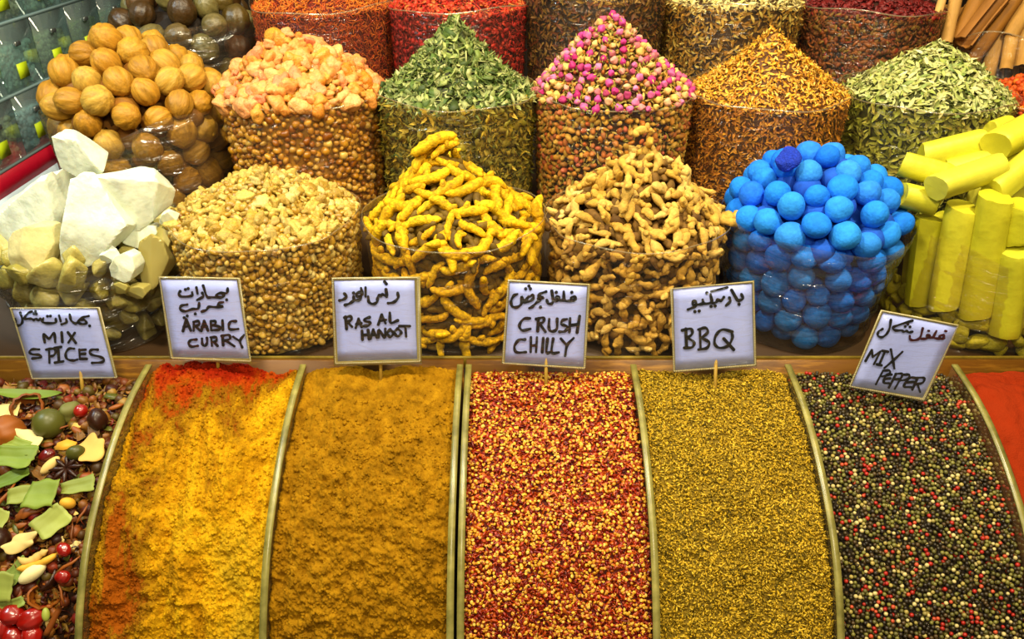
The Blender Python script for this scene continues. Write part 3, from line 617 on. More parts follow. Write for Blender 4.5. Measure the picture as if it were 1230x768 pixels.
item('walnut_like_nut', 12, 524, sh_lump(5, 3, .10, 3.5), M_nut, 20, 10, 'orange brown wrinkled round nut at the left edge', 'nut', .012)
item('dried_fruit', 63, 515, sh_lump(8, 3, .03, 1), M_olive, 18, 40, 'smooth round dark green dried fruit near the sign stick', 'dried fruit', .016)
item('dried_pod', 86, 500, sh_lump(9, 3, .18, 2), mat('grey_green_pod', ['6a6a30'], src='object', mottle=.3, mscale=4), 13, 60, 'grey green lumpy pod right of the round green fruit', 'pod', .010, .7)
item('red_berry', 101, 501, sh_lump(10, 3, .04, 1), M_red, 8, 0, 'single glossy red berry near the top of the mixed spices', 'berry', .016)
item('dried_pod', 121, 509, sh_lump(11, 3, .15, 2), M_darkb, 14, 120, 'shiny dark green black pod next to the first divider', 'pod', .012, .8)
item('root_slice', 42, 533, spiral_slice(2), M_cream, 17, -25, 'cream root slice below the round green fruit', 'root slice', .012, .8)
item('root_slice', 114, 545, spiral_slice(5), M_cream, 20, 60, 'large curled cream root slice touching the first divider', 'root slice', .014, 1.0)
item('dried_chip', 84, 540, sh_flake(4), M_ylw, 11, 10, 'small orange dried chip in the middle of the mixed spices', 'dried chip', .014, 1.0)
item('dark_seed', 97, 550, sh_lump(13, 3, .03, 1), M_olive, 11, 20, 'round olive brown seed resting on the dark star pod', 'seed', .018, .8)
item('star_anise', 84, 566, star_anise(), M_darkb, 19, 10, 'dark star anise under the round olive brown seed', 'star anise', .012, 1)
item('dried_bean', 65, 562, sh_lump(14, 3, .08, 1), M_cream, 13, 55, 'pale cream bean left of the dark star anise', 'bean', .012, .45, hz=.45)
item('dried_leaf', 27, 556, sheet(.25, .12, 5), M_leafg, 23, -10, 'folded mid green leaf piece in the upper left of the mixed spices', 'leaf', .022, .62, hz=.5)
item('dried_leaf', 30, 543, sheet(.2, .3, 6), M_leafg, 20, -25, 'dark green leaf piece tucked behind the folded leaf piece', 'leaf', .016, .5, hz=.5)
item('dried_leaf', 20, 578, sheet(.3, .1, 7), M_leafg, 20, 25, 'light green leaf strip below the folded leaf piece', 'leaf', .014, .45, hz=.4)
item('dried_leaf', 60, 599, sheet(.1, .15, 8), M_leafg, 17, -6, 'nearly square pale green leaf piece in the middle of the mixed spices', 'leaf', .026, 1.05, hz=.4)
item('dried_leaf', 36, 598, sheet(.3, .1, 9), M_leafg, 18, 8, 'dark green leaf half hidden left of the square leaf piece', 'leaf', .018, .6, hz=.4)
item('dried_leaf', 100, 588, sheet(.2, .2, 10), M_leafg, 19, 15, 'light green leaf piece pressed against the first divider', 'leaf', .016, .5, hz=.4)
item('dried_leaf', 70, 630, sheet(.25, .2, 11), M_leafg, 19, 50, 'green creased leaf below the square pale leaf piece', 'leaf', .018, .85, hz=.5)
item('dried_leaf', 6, 628, sheet(.2, .2, 12), M_leafg, 13, 70, 'dark green leaf at the left edge above the dark ball', 'leaf', .014, .7, hz=.5)
item('cardamom_pod', 87, 608, sh_lump(15, 3, .03, 1), M_ylw, 9, -5, 'oval yellow pod right of the square pale leaf piece', 'pod', .016, .75)
item('root_slice', 38, 618, spiral_slice(9), M_nut, 15, 35, 'thin brown and cream slice left of the creased leaf', 'root slice', .014, .6)
item('dark_ball', 4, 650, sh_lump(16, 3, .04, 1), M_darkb, 15, 0, 'smooth dark brown ball at the left edge', 'dried fruit', .016)
item('root_slice', 34, 653, spiral_slice(12), M_cream, 21, 15, 'chunky cream root piece right of the dark brown ball', 'root slice', .018, .6, hz=.9)
item('root_slice', 46, 669, sh_finger(4), M_cream, 18, 12, 'tan knobbly root finger below the chunky cream piece', 'root', .014, 1.1)
item('root_slice', 52, 676, sh_finger(6), M_ylw, 24, 22, 'long yellow root finger above the white bean', 'root', .016, .8)
item('dried_bean', 46, 688, sh_lump(17, 3, .06, 1), mat('white_bean', ['e8dca0'], src='object', mottle=.1), 17, 35, 'large white bean beside the dark curled husk', 'bean', .016, .5, hz=.5)
item('dried_leaf', 28, 684, sheet(.1, .2, 18), M_leafg, 16, 50, 'small green leaf behind the white bean', 'leaf', .012, .6, hz=.4)
item('dried_leaf', 8, 702, sheet(.1, .15, 13), M_leafg, 18, -3, 'square pale green leaf piece at the lower left edge', 'leaf', .022, .9, hz=.4)
item('dried_leaf', 14, 728, sheet(.25, .1, 14), M_leafg, 24, 28, 'narrow green leaf edge above the red rosehips', 'leaf', .014, .35, hz=.4)
item('nut_husk', 56, 716, half_shell(7), M_nut, 18, -20, 'thin curved brown husk right of the lowest leaf', 'husk', .010, .9, tilt=30, tdir=60)
item('nut_husk', 62, 695, half_shell(9), M_darkb, 13, 60, 'small dark curled husk right of the white bean', 'husk', .012, .8, tilt=30, tdir=120)
for k, (hx, hy, hw, lb) in enumerate([(22, 736, 13, 'bright red wrinkled rosehip, upper left one of the cluster'), (45, 741, 14, 'bright red wrinkled rosehip, upper right one of the cluster'), (8, 752, 14, 'deep red rosehip at the left edge of the cluster'), (46, 760, 12, 'red rosehip at the bottom of the cluster beside the star anise'), (24, 763, 13, 'red rosehip in the bottom row left of the star anise'), (83, 661, 8, 'small red berry against the divider beside the creased leaf'), (82, 692, 8, 'small dark red berry lower down against the divider'), (62, 552, 8, 'small dark red berry above the cream bean'), (2, 737, 9, 'small dark red rosehip at the left edge above the cluster')]):
    item('rosehip', hx, hy, hip(k), M_red, hw, 30 * k, lb, 'rosehip', .016)
item('cardamom_pod', 63, 735, sh_lump(19, 3, .05, 1), M_pgreen, 8, 100, 'small green cardamom pod right of the rosehips', 'pod', .018, .55, hz=.55)
item('bark_stick', 72, 742, bark(3, L=1), M_nut, 18, 65, 'thin reddish brown bark stick right of the cardamom pod', 'bark stick', .018, .2, hz=.2)
item('star_anise', 57, 768, star_anise(), M_darkb, 16, 20, 'brown star anise at the bottom edge of the picture', 'star anise', .014)
item('dried_chip', 62, 778, sh_flake(8), M_ylw, 9, 40, 'small yellow chip below the brown star anise', 'dried chip', .01)
for k, (x, y, w_, a_, lb) in enumerate([(104, 620, 12, 70, 'thin brown twig piece beside the oval yellow pod'), (92, 640, 12, 100, 'short dark twig beside the creased leaf'), (88, 678, 16, 35, 'dark twig between the two small berries'), (80, 712, 12, 110, 'short brown twig above the bark stick'), (72, 521, 14, 20, 'dark twig right of the round green fruit'), (12, 600, 18, 65, 'dark brown twig at the left edge among the leaves')]):
    item('twig', x, y, tube([[-1, 0, 0], [-.3, .06, .03], [.3, -.04, .04], [1, .05, 0]], [.09, .13, .11, .06], 7), M_nut, w_, a_, lb, 'twig', .014)

rm = np.random.default_rng(44); spots = []
kinds = [('dried_petal', sh_flake, M_nut, 'brown dried petal', 'dried petal', 1), ('root_slice', spiral_slice, M_cream, 'small cream root chip', 'root slice', .7), ('dried_husk', half_shell, M_darkb, 'small dark husk', 'husk', .9), ('seed_pod', lambda k: sh_lump(k, 2, .2, 2, (1, .5, .5)), M_nut, 'brown seed pod', 'pod', 1), ('dried_petal', lambda k: sheet(.35, .3, k), mat('brown_leaf', ['6a4412', '8c6420', '4c3010'], src='object', mottle=.3, mscale=3), 'curled brown leaf scrap', 'leaf', .7), ('dried_petal', sh_flake, M_olive, 'olive dried flake', 'dried petal', .9)]
for k in range(95):
    y = 470 + 305 * (k + .5) / 95; xr = 165 - (y - 460) * .27; x = rm.uniform(-8, xr - 14)
    n_, f_, m_, l_, c_, asp = kinds[rm.integers(len(kinds))]; dep = 'top' if y < 530 else 'upper middle' if y < 600 else 'lower middle' if y < 690 else 'bottom'; sd = 'left' if x < 45 else 'right'
    item(n_, x, y, f_(int(rm.integers(1, 40))), m_, rm.uniform(6, 11), rm.uniform(0, 180), f'{l_} among the mixed spices, {dep} {sd} part', c_, .004, asp, rm.uniform(0, 35), rm.uniform(0, 360), hz=.7)['group'] = f'{l_} pieces in the {dep} {sd} part of the mixed spices'

# ================================================================== ROW GEOMETRY
Y1, Z1, D1 = 1.43, CZ - .594, .345
Y2, Z2, D2 = 1.79, CZ - .443, .350
Y3, Z3, D3 = 2.15, CZ - .312, .350
DP1, DP2, DP3 = Z1 - (CZ - .820), Z2 - (CZ - .698), Z3 - (CZ - .583)
def relax(P, r, sack, it=60, keepz=None):
    """push spheres apart and keep them inside the bag / on the heap"""
    P = P.copy()
    for _ in range(it):
        d = P[:, None] - P[None]; l = np.linalg.norm(d, axis=2) + 1e-9; ov = np.clip((r[:, None] + r[None]) * .97 - l, 0, None); np.fill_diagonal(ov, 0)
        P += (d / l[:, :, None] * ov[:, :, None]).sum(1) * .25
        dx = P[:, :2] - [sack.X, sack.Y]; rr = np.linalg.norm(dx, axis=1); t = np.clip((P[:, 2] - sack.z0) / (sack.zr - sack.z0), 0, 1)
        lim = sack.R * (sack.tap + (1 - sack.tap) * t) - r * .92; f = np.where(rr > lim, lim / (rr + 1e-9), 1); P[:, :2] = [sack.X, sack.Y] + dx * f[:, None]
        P[:, 2] = np.maximum(P[:, 2], sack.z0 + r)
        u = 1 - np.clip(np.linalg.norm(P[:, :2] - [sack.X + sack.off[0] * .5, sack.Y + sack.off[1] * .5], axis=1) / sack.R, 0, 1); top = sack.zr + sack.h * u ** sack.pw - r * .6
        P[:, 2] = np.minimum(P[:, 2], np.maximum(top, sack.zr - r))
    return P
def zone(sack, P):
    d = sack.zr - sack.z0; f = (P[0] - sack.X) / sack.R
    side = 'far left' if f < -.62 else 'left' if f < -.2 else 'middle' if f < .2 else 'right' if f < .62 else 'far right'
    if P[2] < sack.zr - .014:
        k = (sack.zr - P[2]) / d; v = 'just under the rim' if k < .30 else 'half way down the film' if k < .62 else 'near the bag bottom'
        return f'{side}, {v}'
    if P[1] > sack.Y + .35 * sack.R: return f'{side}, rear of heap'
    k = (P[2] - sack.zr) / sack.h
    v = 'at the peak' if k > .75 else 'upper slope' if k > .45 else 'lower slope' if k > .18 else 'at rim level'
    return f'{side}, {v}' if k <= .75 else 'at the peak'
def pieces(sack, name, meshes, P, N, size, jit, cat, thing, where, spin=None, aniso=None, shade=None):
    """every piece its own object; label = thing + zone of the heap, shared only inside one zone"""
    R = frames(N, sack.rng, jit, spin); top = int(np.argmax(P[:, 2])); Zs = [zone(sack, p) for p in P]
    for i in range(len(P)):
        if i == top: lb, g = f'topmost {thing} of the heap, {where}', None
        else: lb = f'{thing}, {Zs[i]}, {where}'; g = lb if Zs.count(Zs[i]) > 1 else None
        single(name, meshes[sack.rng.integers(len(meshes))], P[i], R[i], size[i], lb, cat, g)
# ------------------------------------------------------------------ row 1: frankincense (behind arabic curry sign)
sk = Sack(319, Y1, .352, Z1 + .004, .105, 1.0, DP1, off=(.004, 0), seed=1, lump=.012)
M_fr = mat('pale_resin', ['a47c20', 'c09a38', 'd0b45c', 'b08828', '8c6418', 'ccb870'], rough=.35, mottle=.25, mscale=120, sss=.25, spec=.5)
M_fro = mat('pale_resin_piece', ['bc9a38', 'd0b458', 'a88428', 'd8c478'], src='object', rough=.4, mottle=.45, mscale=2.5, bump=.6, bscale=5, sss=.2, spec=.4)
P, N, t, ph = sk.sample(60000, .05, 2, .003); k = darts(P, .0088, 6000); P, N, t = P[k], N[k], t[k]
big = np.where(t > 1.05)[0]; big = big[np.argsort(P[big][:, 1])][:int(len(big) * .8)]; big = np.sort(sk.rng.choice(big, 230, replace=False)); rest = np.setdiff1d(np.arange(len(P)), big)
sz = .0042 + .0052 * sk.rng.random(len(P)) ** 1.6; sh = [sh_lump(i, 1, .42, 1.5, (1.2, 1, .85)) for i in range(7)] + [sh_rock(i, 1, 8, 14, (1.1, .9, .9)) for i in range(6)]
g1 = merged(sh, P[rest], frames(N[rest], sk.rng, .8), sz[rest], sk.rng)
P2, N2, _, _ = sk.sample(30000, .07, 2, .010); k = darts(P2, .0105, 3500); g2 = merged(sh, P2[k], frames(N2[k], sk.rng, .8), sk.rng.uniform(.0055, .008, len(k)), sk.rng)
stuff('frankincense_grains', [sk.core(.016), g1, g2], [M_fr, M_fr, M_fr], 'small pale yellow resin grains filling the bag behind the arabic curry sign', 'resin', loc=(sk.X, sk.Y, sk.z0))
nm, gp = 'pale resin piece', 'behind arabic curry sign'
pieces(sk, 'frankincense_piece', [mesh_from('frankincense_piece', *sh_lump(50 + i, 2, .55, 2.1, (1.3, .9, .8)), M_fro) for i in range(10)], P[big] + N[big] * .003, N[big], (.0055 + .0085 * sk.rng.random(len(big)) ** 2), .8, 'resin', nm, gp)
sk.bag('clear bag of pale yellow resin grains behind the arabic curry sign', lip=.006)
# ------------------------------------------------------------------ row 1: turmeric
sk = Sack(547, Y1, D1, Z1, .150, .95, DP1, off=(-.02, 0), seed=2, lump=.005)
M_tu = mat('turmeric_root', ['c8960a', 'e2b010', 'd0a008', 'ecc018'], src='object', rough=.7, bump=.7, bscale=9, mottle=.7, mscale=4, spec=.2)
M_tui = mat('turmeric_root_bulk', ['4c3803', '745806', '604803'], rough=.75, mottle=.35, mscale=200)  # darker copy for the deeper roots, shade of the gaps put into its colour
fm = [mesh_from('turmeric_root', *sh_finger(i), M_tu) for i in range(10)]
P, N, t, ph = sk.sample(30000, .07, 2, .012, arc=105); k = darts(P, .0285, 297)
nm, gp = 'turmeric root', 'behind ras al hanoot sign'
hor = np.tile([1., 0, 0], (len(k), 1)); hor[:, 2] = sk.rng.uniform(-.25, .6, len(k)); jit_spin = hor * sk.rng.choice([1, 1, 1, 0], len(k))[:, None] + sk.rng.normal(size=(len(k), 3)) * .45
pieces(sk, 'turmeric_root', fm, P[k], N[k], sk.rng.uniform(.028, .046, len(k)), .22, 'turmeric root', nm, gp, spin=jit_spin)
P2, N2, _, _ = sk.sample(9000, .12, 2, .026); k2 = darts(P2, .0225, 420); fi = [sh_finger(i) for i in range(4)]
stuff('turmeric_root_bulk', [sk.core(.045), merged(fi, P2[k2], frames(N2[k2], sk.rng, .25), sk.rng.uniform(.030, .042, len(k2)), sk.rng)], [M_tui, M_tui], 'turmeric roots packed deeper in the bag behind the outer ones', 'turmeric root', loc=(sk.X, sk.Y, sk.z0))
for dx, dz, a, s_, lb in ((-.012, .028, 22, .046, 'long turmeric root crowning the turmeric heap, tilted up to the right'), (.008, .016, 30, .030, 'short turmeric root tucked under the crowning one'), (-.030, .002, 52, .036, 'steeply leaning turmeric root just below the crowning one')):
    Rm = spinR([0, -.8, .6], a); single('turmeric_root', fm[2 if s_ > .04 else 5], np.array([sk.X - .022 + dx, sk.Y - .020, sk.zr + sk.h + dz - .026]), Rm, s_, lb, 'turmeric root')
sk.bag('clear bag of yellow turmeric roots behind the ras al hanoot sign', lip=.008)
# ------------------------------------------------------------------ row 1: ginger
sk = Sack(765, Y1, D1, Z1, .150, .85, DP1, off=(.01, 0), seed=3, lump=.005)
M_gi = mat('dried_ginger', ['c09438', 'd4ac54', 'b4882c', 'dcbc6c'], src='object', rough=.75, bump=.5, bscale=8, mottle=.35, mscale=4, spec=.2)
M_gii = mat('dried_ginger_bulk', ['5c3c0c', '7c5818', '6c4c14'], rough=.8, mottle=.3, mscale=180)  # ginger colour darkened, the shade between the outer roots painted in
gm = [mesh_from('dried_ginger', *sh_ginger(i), M_gi) for i in range(12)]
P, N, t, ph = sk.sample(30000, .07, 2, .011, arc=105); k = darts(P, .0255, 297)
nm, gp = 'dried ginger', 'behind crush chilly sign'
pieces(sk, 'dried_ginger', gm, P[k], N[k], sk.rng.uniform(.022, .034, len(k)), .35, 'ginger root', nm, gp)
P2, N2, _, _ = sk.sample(9000, .12, 2, .024); k2 = darts(P2, .021, 420); fi = [sh_ginger(i) for i in range(4)]
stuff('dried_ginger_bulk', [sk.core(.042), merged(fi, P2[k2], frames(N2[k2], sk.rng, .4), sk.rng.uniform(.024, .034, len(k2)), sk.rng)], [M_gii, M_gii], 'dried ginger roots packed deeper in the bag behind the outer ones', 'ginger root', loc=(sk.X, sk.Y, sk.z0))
p = at_y(868, 258, Y1 - .05); single('dried_ginger', gm[4], p, spinR([0, -.6, .8], -18), .048, 'long dried ginger root sticking out over the blue balls', 'ginger root')
p = at_y(692, 240, Y1 - .05); single('dried_ginger', gm[7], at_y(752, 232, Y1 - .105), spinR([0, -.8, .5], 80), .036, 'hooked upright dried ginger root in the middle of the ginger heap', 'ginger root')
single('dried_ginger', gm[2], at_y(772, 158, Y1), spinR([0, -.8, .5], 8), .024, 'pale knobbly dried ginger root crowning the ginger heap', 'ginger root')
sk.bag('clear bag of tan dried ginger behind the crush chilly sign', lip=.006)
# ------------------------------------------------------------------ row 1: blue balls
sk = Sack(981, Y1 - .01, .350, Z1 + .024, .128, .50, DP1 + .024, tap=.73, off=(.0, 0), seed=4, lump=0)
M_bl = mat('blue_dye_ball', ['1464d8', '1c7ce8', '2a8ce8', '1470e0', '3088e0', '1a68e8'], src='object', rough=.8, bump=.35, bscale=5, mottle=.25, mscale=2.2, spec=.15)
bm_ = [mesh_from('blue_ball', *sh_ball(i), M_bl) for i in range(8)]
rB = .0246
def ballpack(sk, rB, dm, n, arc=110):
    P, N, t, ph = sk.sample(16000, 0.02, 2, rB, arc=arc); k = darts(P, rB * dm, n); r = sk.rng.uniform(rB * .90, rB * 1.08, len(k)); return relax(P[k], r, sk), r, N[k]
P, r, N = ballpack(sk, rB, 1.60, 300)
nm, gp = 'blue dye ball', 'beside the bbq sign'; pieces(sk, 'blue_ball', bm_, P, N, r, 1.0, 'blue ball', nm, gp)
M_bld = mat('deep_blue_crumb', ['0830b0'], src='object', rough=.85, bump=1, bscale=6, mottle=.4, mscale=3)
rkm = mesh_from('broken_blue_ball', *sh_rock(5, 3), M_bld); 
i = int(np.argmin(np.linalg.norm(P - at_y(944, 193, Y1 + .02), axis=1)))
P2, N2, _, _ = sk.sample(5000, .15, 2, rB * 2.0); k2 = darts(P2, rB * 1.6, 200)
M_bli = mat('blue_ball_bulk', ['0848b4', '0a54c4'], rough=.85, mottle=.3, mscale=60)  # deeper blue carries the shade between the outer balls
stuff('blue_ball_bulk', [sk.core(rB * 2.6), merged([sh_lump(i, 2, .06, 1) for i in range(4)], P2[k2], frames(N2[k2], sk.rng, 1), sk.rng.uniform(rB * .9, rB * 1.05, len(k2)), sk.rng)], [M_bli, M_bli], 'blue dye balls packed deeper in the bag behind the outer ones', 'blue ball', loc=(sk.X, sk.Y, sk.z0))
single('broken_blue_ball', rkm, at_y(944, 194, Y1 - .05), np.eye(3), .021, 'broken deep blue lump near the top left of the blue heap', 'blue ball')
sk.bag('crumpled clear bag of blue dye balls right of the barbecue sign', film=M_filmw, lip=-.012, wr=.007, gap=.006, rim=False)
# ------------------------------------------------------------------ row 1: yellow sulphur sticks
sk = Sack(1203, 1.447, .385, Z1 + .02, .02, 1, DP1 + .02, tap=.93, seed=5, lump=0)
M_su = mat('yellow_stick', ['c2bc20', 'cec62c', 'b8b418', 'd4cc40'], src='object', rough=.5, bump=.5, bscale=30, mottle=.2, mscale=14, sss=.1, spec=.4)
def stick_mesh(seed, L, R):
    r = np.random.default_rng(seed); n = 14; x = np.linspace(-1, 1, n); ns = 18; a = np.linspace(0, 2 * np.pi, ns, endpoint=False); V = []
    fac = 1 + .06 * np.cos(a * 3 + seed) + .025 * np.cos(a * 8 + seed)
    for i in range(n):
        e = 1 if abs(x[i]) < .98 else .95; tilt = (R * .25) * np.cos(a + seed) * (1 if abs(x[i]) > .95 else 0)
        V.append(np.c_[x[i] * L + tilt * np.sign(x[i]) + r.uniform(-.04, .04, ns) * R * (abs(x[i]) > .95), R * e * fac * np.cos(a), R * e * fac * np.sin(a)])
    V = np.concatenate(V + [[[-L + R * r.uniform(-.15, .2), 0, 0]], [[L - R * r.uniform(-.15, .2), 0, 0]]]); F = []
    for i in range(n - 1):
        for j in range(ns): k = (j + 1) % ns; A, B, C, D = i * ns + j, i * ns + k, (i + 1) * ns + k, (i + 1) * ns + j; F += [(A, B, C), (A, C, D)]
    for j in range(ns): k = (j + 1) % ns; F += [(n * ns, k, j), (n * ns + 1, (n - 1) * ns + j, (n - 1) * ns + k)]
    return V, np.array(F)
def stick(name, x0, y0, Ya, x1, y1, Yb, wpx, m, label, cat, seed, maker=stick_mesh, roll=0, group=None):
    A = at_y(x0, y0, Ya); B = at_y(x1, y1, Yb); L = np.linalg.norm(B - A) / 2; c = (A + B) / 2; R = px_size(c, wpx) / 2; x = (B - A) / (2 * L)
    up = np.array([0, -.7, .7]); up -= up @ x * x; up /= np.linalg.norm(up); y = np.cross(up, x); cr, sr = math.cos(roll), math.sin(roll); y2 = y * cr + up * sr; z2 = np.cross(x, y2)
    V, F = maker(seed, L, R); return single(name, mesh_from(name, V, F, m, sharp=38), c, np.stack([x, y2, z2], axis=1), 1, label, cat, group)
for q in [(1117, 262, 1.375, 1104, 360, 1.375, 33, 'upright yellow stick furthest left inside the clear bag'), (1157, 248, 1.335, 1134, 368, 1.335, 36, 'upright yellow stick second from left inside the clear bag'), (1197, 236, 1.305, 1172, 378, 1.305, 38, 'tall upright yellow stick third from left inside the clear bag'), (1229, 246, 1.29, 1222, 290, 1.29, 36, 'short upright yellow stick at the right edge, upper one'), (1221, 298, 1.28, 1206, 402, 1.28, 38, 'upright yellow stick at the right edge, lower one'),
          (1106, 189, 1.47, 1183, 170, 1.47, 33, 'yellow stick lying at the back of the top layer'), (1083, 197, 1.42, 1138, 212, 1.40, 30, 'short yellow stick lying at the left end of the pile'), (1124, 226, 1.33, 1204, 199, 1.36, 33, 'large yellow stick lying across the front of the top layer'), (1196, 176, 1.42, 1262, 142, 1.46, 38, 'thick yellow stick rising to the upper right edge'), (1192, 232, 1.33, 1250, 184, 1.38, 34, 'yellow stick lying at the right edge of the front layer'),
          (1083, 233, 1.38, 1128, 244, 1.36, 30, 'short yellow stick under the left end of the pile'), (1190, 158, 1.50, 1212, 150, 1.52, 24, 'yellow stick end peeking out at the very back'), (1140, 205, 1.44, 1200, 190, 1.44, 28, 'yellow stick in the shade under the back stick'), (1205, 205, 1.42, 1250, 175, 1.45, 28, 'yellow stick between the two right hand ones'), (1170, 240, 1.40, 1240, 225, 1.40, 30, 'yellow stick lying low behind the tall upright ones')]:
    stick('yellow_stick', *q[:7], M_su, q[7], 'yellow stick', len(q[7]) + int(q[0]))
for q in [(1106, 272, 1.44, 1098, 345, 1.44, 28), (1138, 262, 1.41, 1125, 350, 1.41, 32), (1176, 262, 1.38, 1160, 355, 1.38, 34), (1208, 262, 1.35, 1196, 375, 1.35, 34), (1250, 262, 1.34, 1240, 390, 1.34, 36)]:
    stick('yellow_stick', *q, M_su, 'yellow stick standing half hidden behind the front row of upright ones', 'yellow stick', int(q[0]), group='yellow sticks in the second rank')
M_suf = mat('yellow_fragment', ['9c9410', 'b8ac1c', '8c8410'], src='object', rough=.6, mottle=.3, mscale=3, bump=.4, bscale=5)
rk = [mesh_from('yellow_fragment', *sh_rock(20 + i, 2, sq=(1.3, .9, .7)), M_suf) for i in range(5)]
P, N, t, ph = sk.sample(4000, .02, .34, .018, arc=110); k = darts(P, .027, 60)
for i in k: single('yellow_fragment', rk[sk.rng.integers(5)], P[i], frames(N[i:i + 1], sk.rng, .4)[0], sk.rng.uniform(.013, .024), f'olive yellow fragment, {zone(sk, P[i])}, bag of yellow sticks', 'yellow fragment', f'fragments, {zone(sk, P[i])}, bag of yellow sticks')
sk2 = Sack(1205, Y1, .30, Z1 - .01, .02, 1, DP1 - .01, seed=5, lump=0)
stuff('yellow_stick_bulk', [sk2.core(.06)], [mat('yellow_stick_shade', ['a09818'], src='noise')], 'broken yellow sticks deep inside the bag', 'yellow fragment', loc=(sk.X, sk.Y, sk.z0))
sk.bag('clear bag of yellow sticks at the right end of the front row', lip=-.03, gap=.006, wr=.006, rim=False)
# ------------------------------------------------------------------ row 1: salt crystals
sk = Sack(98, Y1 - .01, .345, Z1 - .03, .10, .8, DP1 - .03, tap=.80, seed=6, lump=0)
M_sa = mat('white_crystal', ['d8dfc8', 'e2e8d8', 'd4d8b4'], src='object', rough=.38, bump=.9, bscale=38, mottle=.22, mscale=26, sss=.35, spec=.5)
M_sab = mat('yellowish_crystal', ['a89c48', 'b8ac64', '988c38'], src='object', rough=.35, bump=.5, bscale=3, mottle=.2, mscale=2, sss=.3, spec=.5)
def outline_rock(poly, Y, th, seed, label, lean=0, m=None):
    pts = np.array([at_y(x, y, Y) for x, y in poly]); c = pts.mean(0); q = pts - c; V, F = ico(4); r = np.random.default_rng(seed); Ns = []; ds = []
    n = len(q)
    for i in range(n):
        a, b = q[i], q[(i + 1) % n]; e = b - a; nn = np.array([-e[2], 0, e[0]]); l = np.linalg.norm(nn)
        if l < 1e-6: continue
        nn /= l
        if nn @ (a + b) < 0: nn = -nn
        dd = nn @ a
        if dd < .004: dd = .004
        ny = r.uniform(-.35, .35); m_ = np.array([nn[0], ny, nn[2]]); Ns.append(m_ / np.linalg.norm(m_)); ds.append(dd / np.linalg.norm(m_))
    for k in range(5):
        v = np.array([r.uniform(-.5, .5), -1 if k < 3 else 1, r.uniform(-.5, .5)]); Ns.append(v / np.linalg.norm(v)); ds.append(th * r.uniform(.75, 1.1))
    N_ = np.array(Ns); d_ = np.array(ds); qq = np.clip(V @ N_.T / d_, 0, None); p_ = 60; R = (qq ** p_).sum(1) ** (-1 / p_)
    W = V * R[:, None]; W += V * (wob(W, 70, seed, 6) * .0016 + wob(W, 25, seed + 2, 4) * .0025)[:, None]
    return tag(obj('salt_crystal', mesh_from('salt_crystal', W, F, m or M_sa, sharp=24), loc=c), label, 'crystal')
outline_rock([(67, 161), (92, 163), (118, 179), (128, 192), (123, 208), (112, 215), (95, 207), (76, 196)], 1.40, .030, 1, 'white crystal chunk crowning the crystal heap')
outline_rock([(-22, 300), (-15, 265), (30, 225), (78, 201), (90, 235), (84, 262), (66, 320), (20, 335)], 1.42, .055, 2, 'large white crystal slab at the left edge')
outline_rock([(74, 214), (100, 201), (117, 214), (146, 250), (162, 270), (147, 290), (133, 300), (112, 314), (90, 314), (76, 304), (80, 262)], 1.335, .045, 3, 'largest white crystal, rough triangle in the middle of the heap')
outline_rock([(121, 211), (150, 203), (187, 208), (202, 224), (199, 252), (172, 269), (152, 262), (132, 234)], 1.39, .045, 4, 'white crystal chunk on the right of the heap')
outline_rock([(14, 294), (22, 276), (42, 268), (64, 271), (72, 292), (68, 316), (48, 324), (18, 313)], 1.31, .035, 5, 'rough creamy crystal lump at the lower left front', m=mat('creamy_crystal', ['d0c488'], src='object', rough=.6, bump=.8, bscale=40, mottle=.25, mscale=30, sss=.3))
for k, (cx, cy, a, b, yy, lb) in enumerate([(152, 319, 16, 17, 1.30, 'milky crystal pebble right of the largest crystal'), (132, 307, 11, 9, 1.30, 'small flat crystal pebble below the largest crystal'), (186, 312, 18, 32, 1.34, 'tall yellowish crystal at the right edge of its bag'), (166, 350, 14, 9, 1.29, 'flat yellowish pebble low on the right of the bag'), (172, 282, 20, 14, 1.36, 'pale crystal under the right chunk'), (196, 290, 12, 18, 1.36, 'lemon coloured crystal beside the yellow resin bag'), (145, 345, 12, 8, 1.29, 'small yellowish crystal pebble behind the film'), (203, 262, 10, 10, 1.36, 'small white crystal touching the resin bag'), (80, 330, 26, 14, 1.34, 'crystal wedge half covered by the crumpled film')]):
    pg = [(cx + a * math.cos(q) * (1 + .1 * math.sin(3 * q + k)), cy + b * math.sin(q)) for q in np.linspace(0, 2 * math.pi, 8, endpoint=False)]
    outline_rock(pg, yy, px_size((0, yy, 1.1), min(a, b)) * .8, 30 + k, lb, m=M_sab if k in (2, 3, 5, 6, 8) else M_sa)
P, N, t, ph = sk.sample(4000, .02, 1.2, .028, arc=120); k = darts(P, .038, 90)
rk = [mesh_from('crystal_lump', *sh_rock(40 + i, 3, sq=(1.15, .9, .9)), M_sab) for i in range(6)]
for i in k: single('crystal_lump', rk[sk.rng.integers(6)], P[i], frames(N[i:i + 1], sk.rng, .5)[0], sk.rng.uniform(.018, .032), f'yellowish crystal lump, {zone(sk, P[i])}, leftmost front bag', 'crystal', f'crystal lumps, {zone(sk, P[i])}, leftmost front bag')
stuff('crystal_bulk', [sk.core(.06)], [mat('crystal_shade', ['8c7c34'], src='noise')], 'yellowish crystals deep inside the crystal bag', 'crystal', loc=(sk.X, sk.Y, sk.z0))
sk.bag('crumpled clear bag of white crystals at the left end of the front row', film=M_filmw, lip=.006, gap=.008, wr=.012, rim=False)

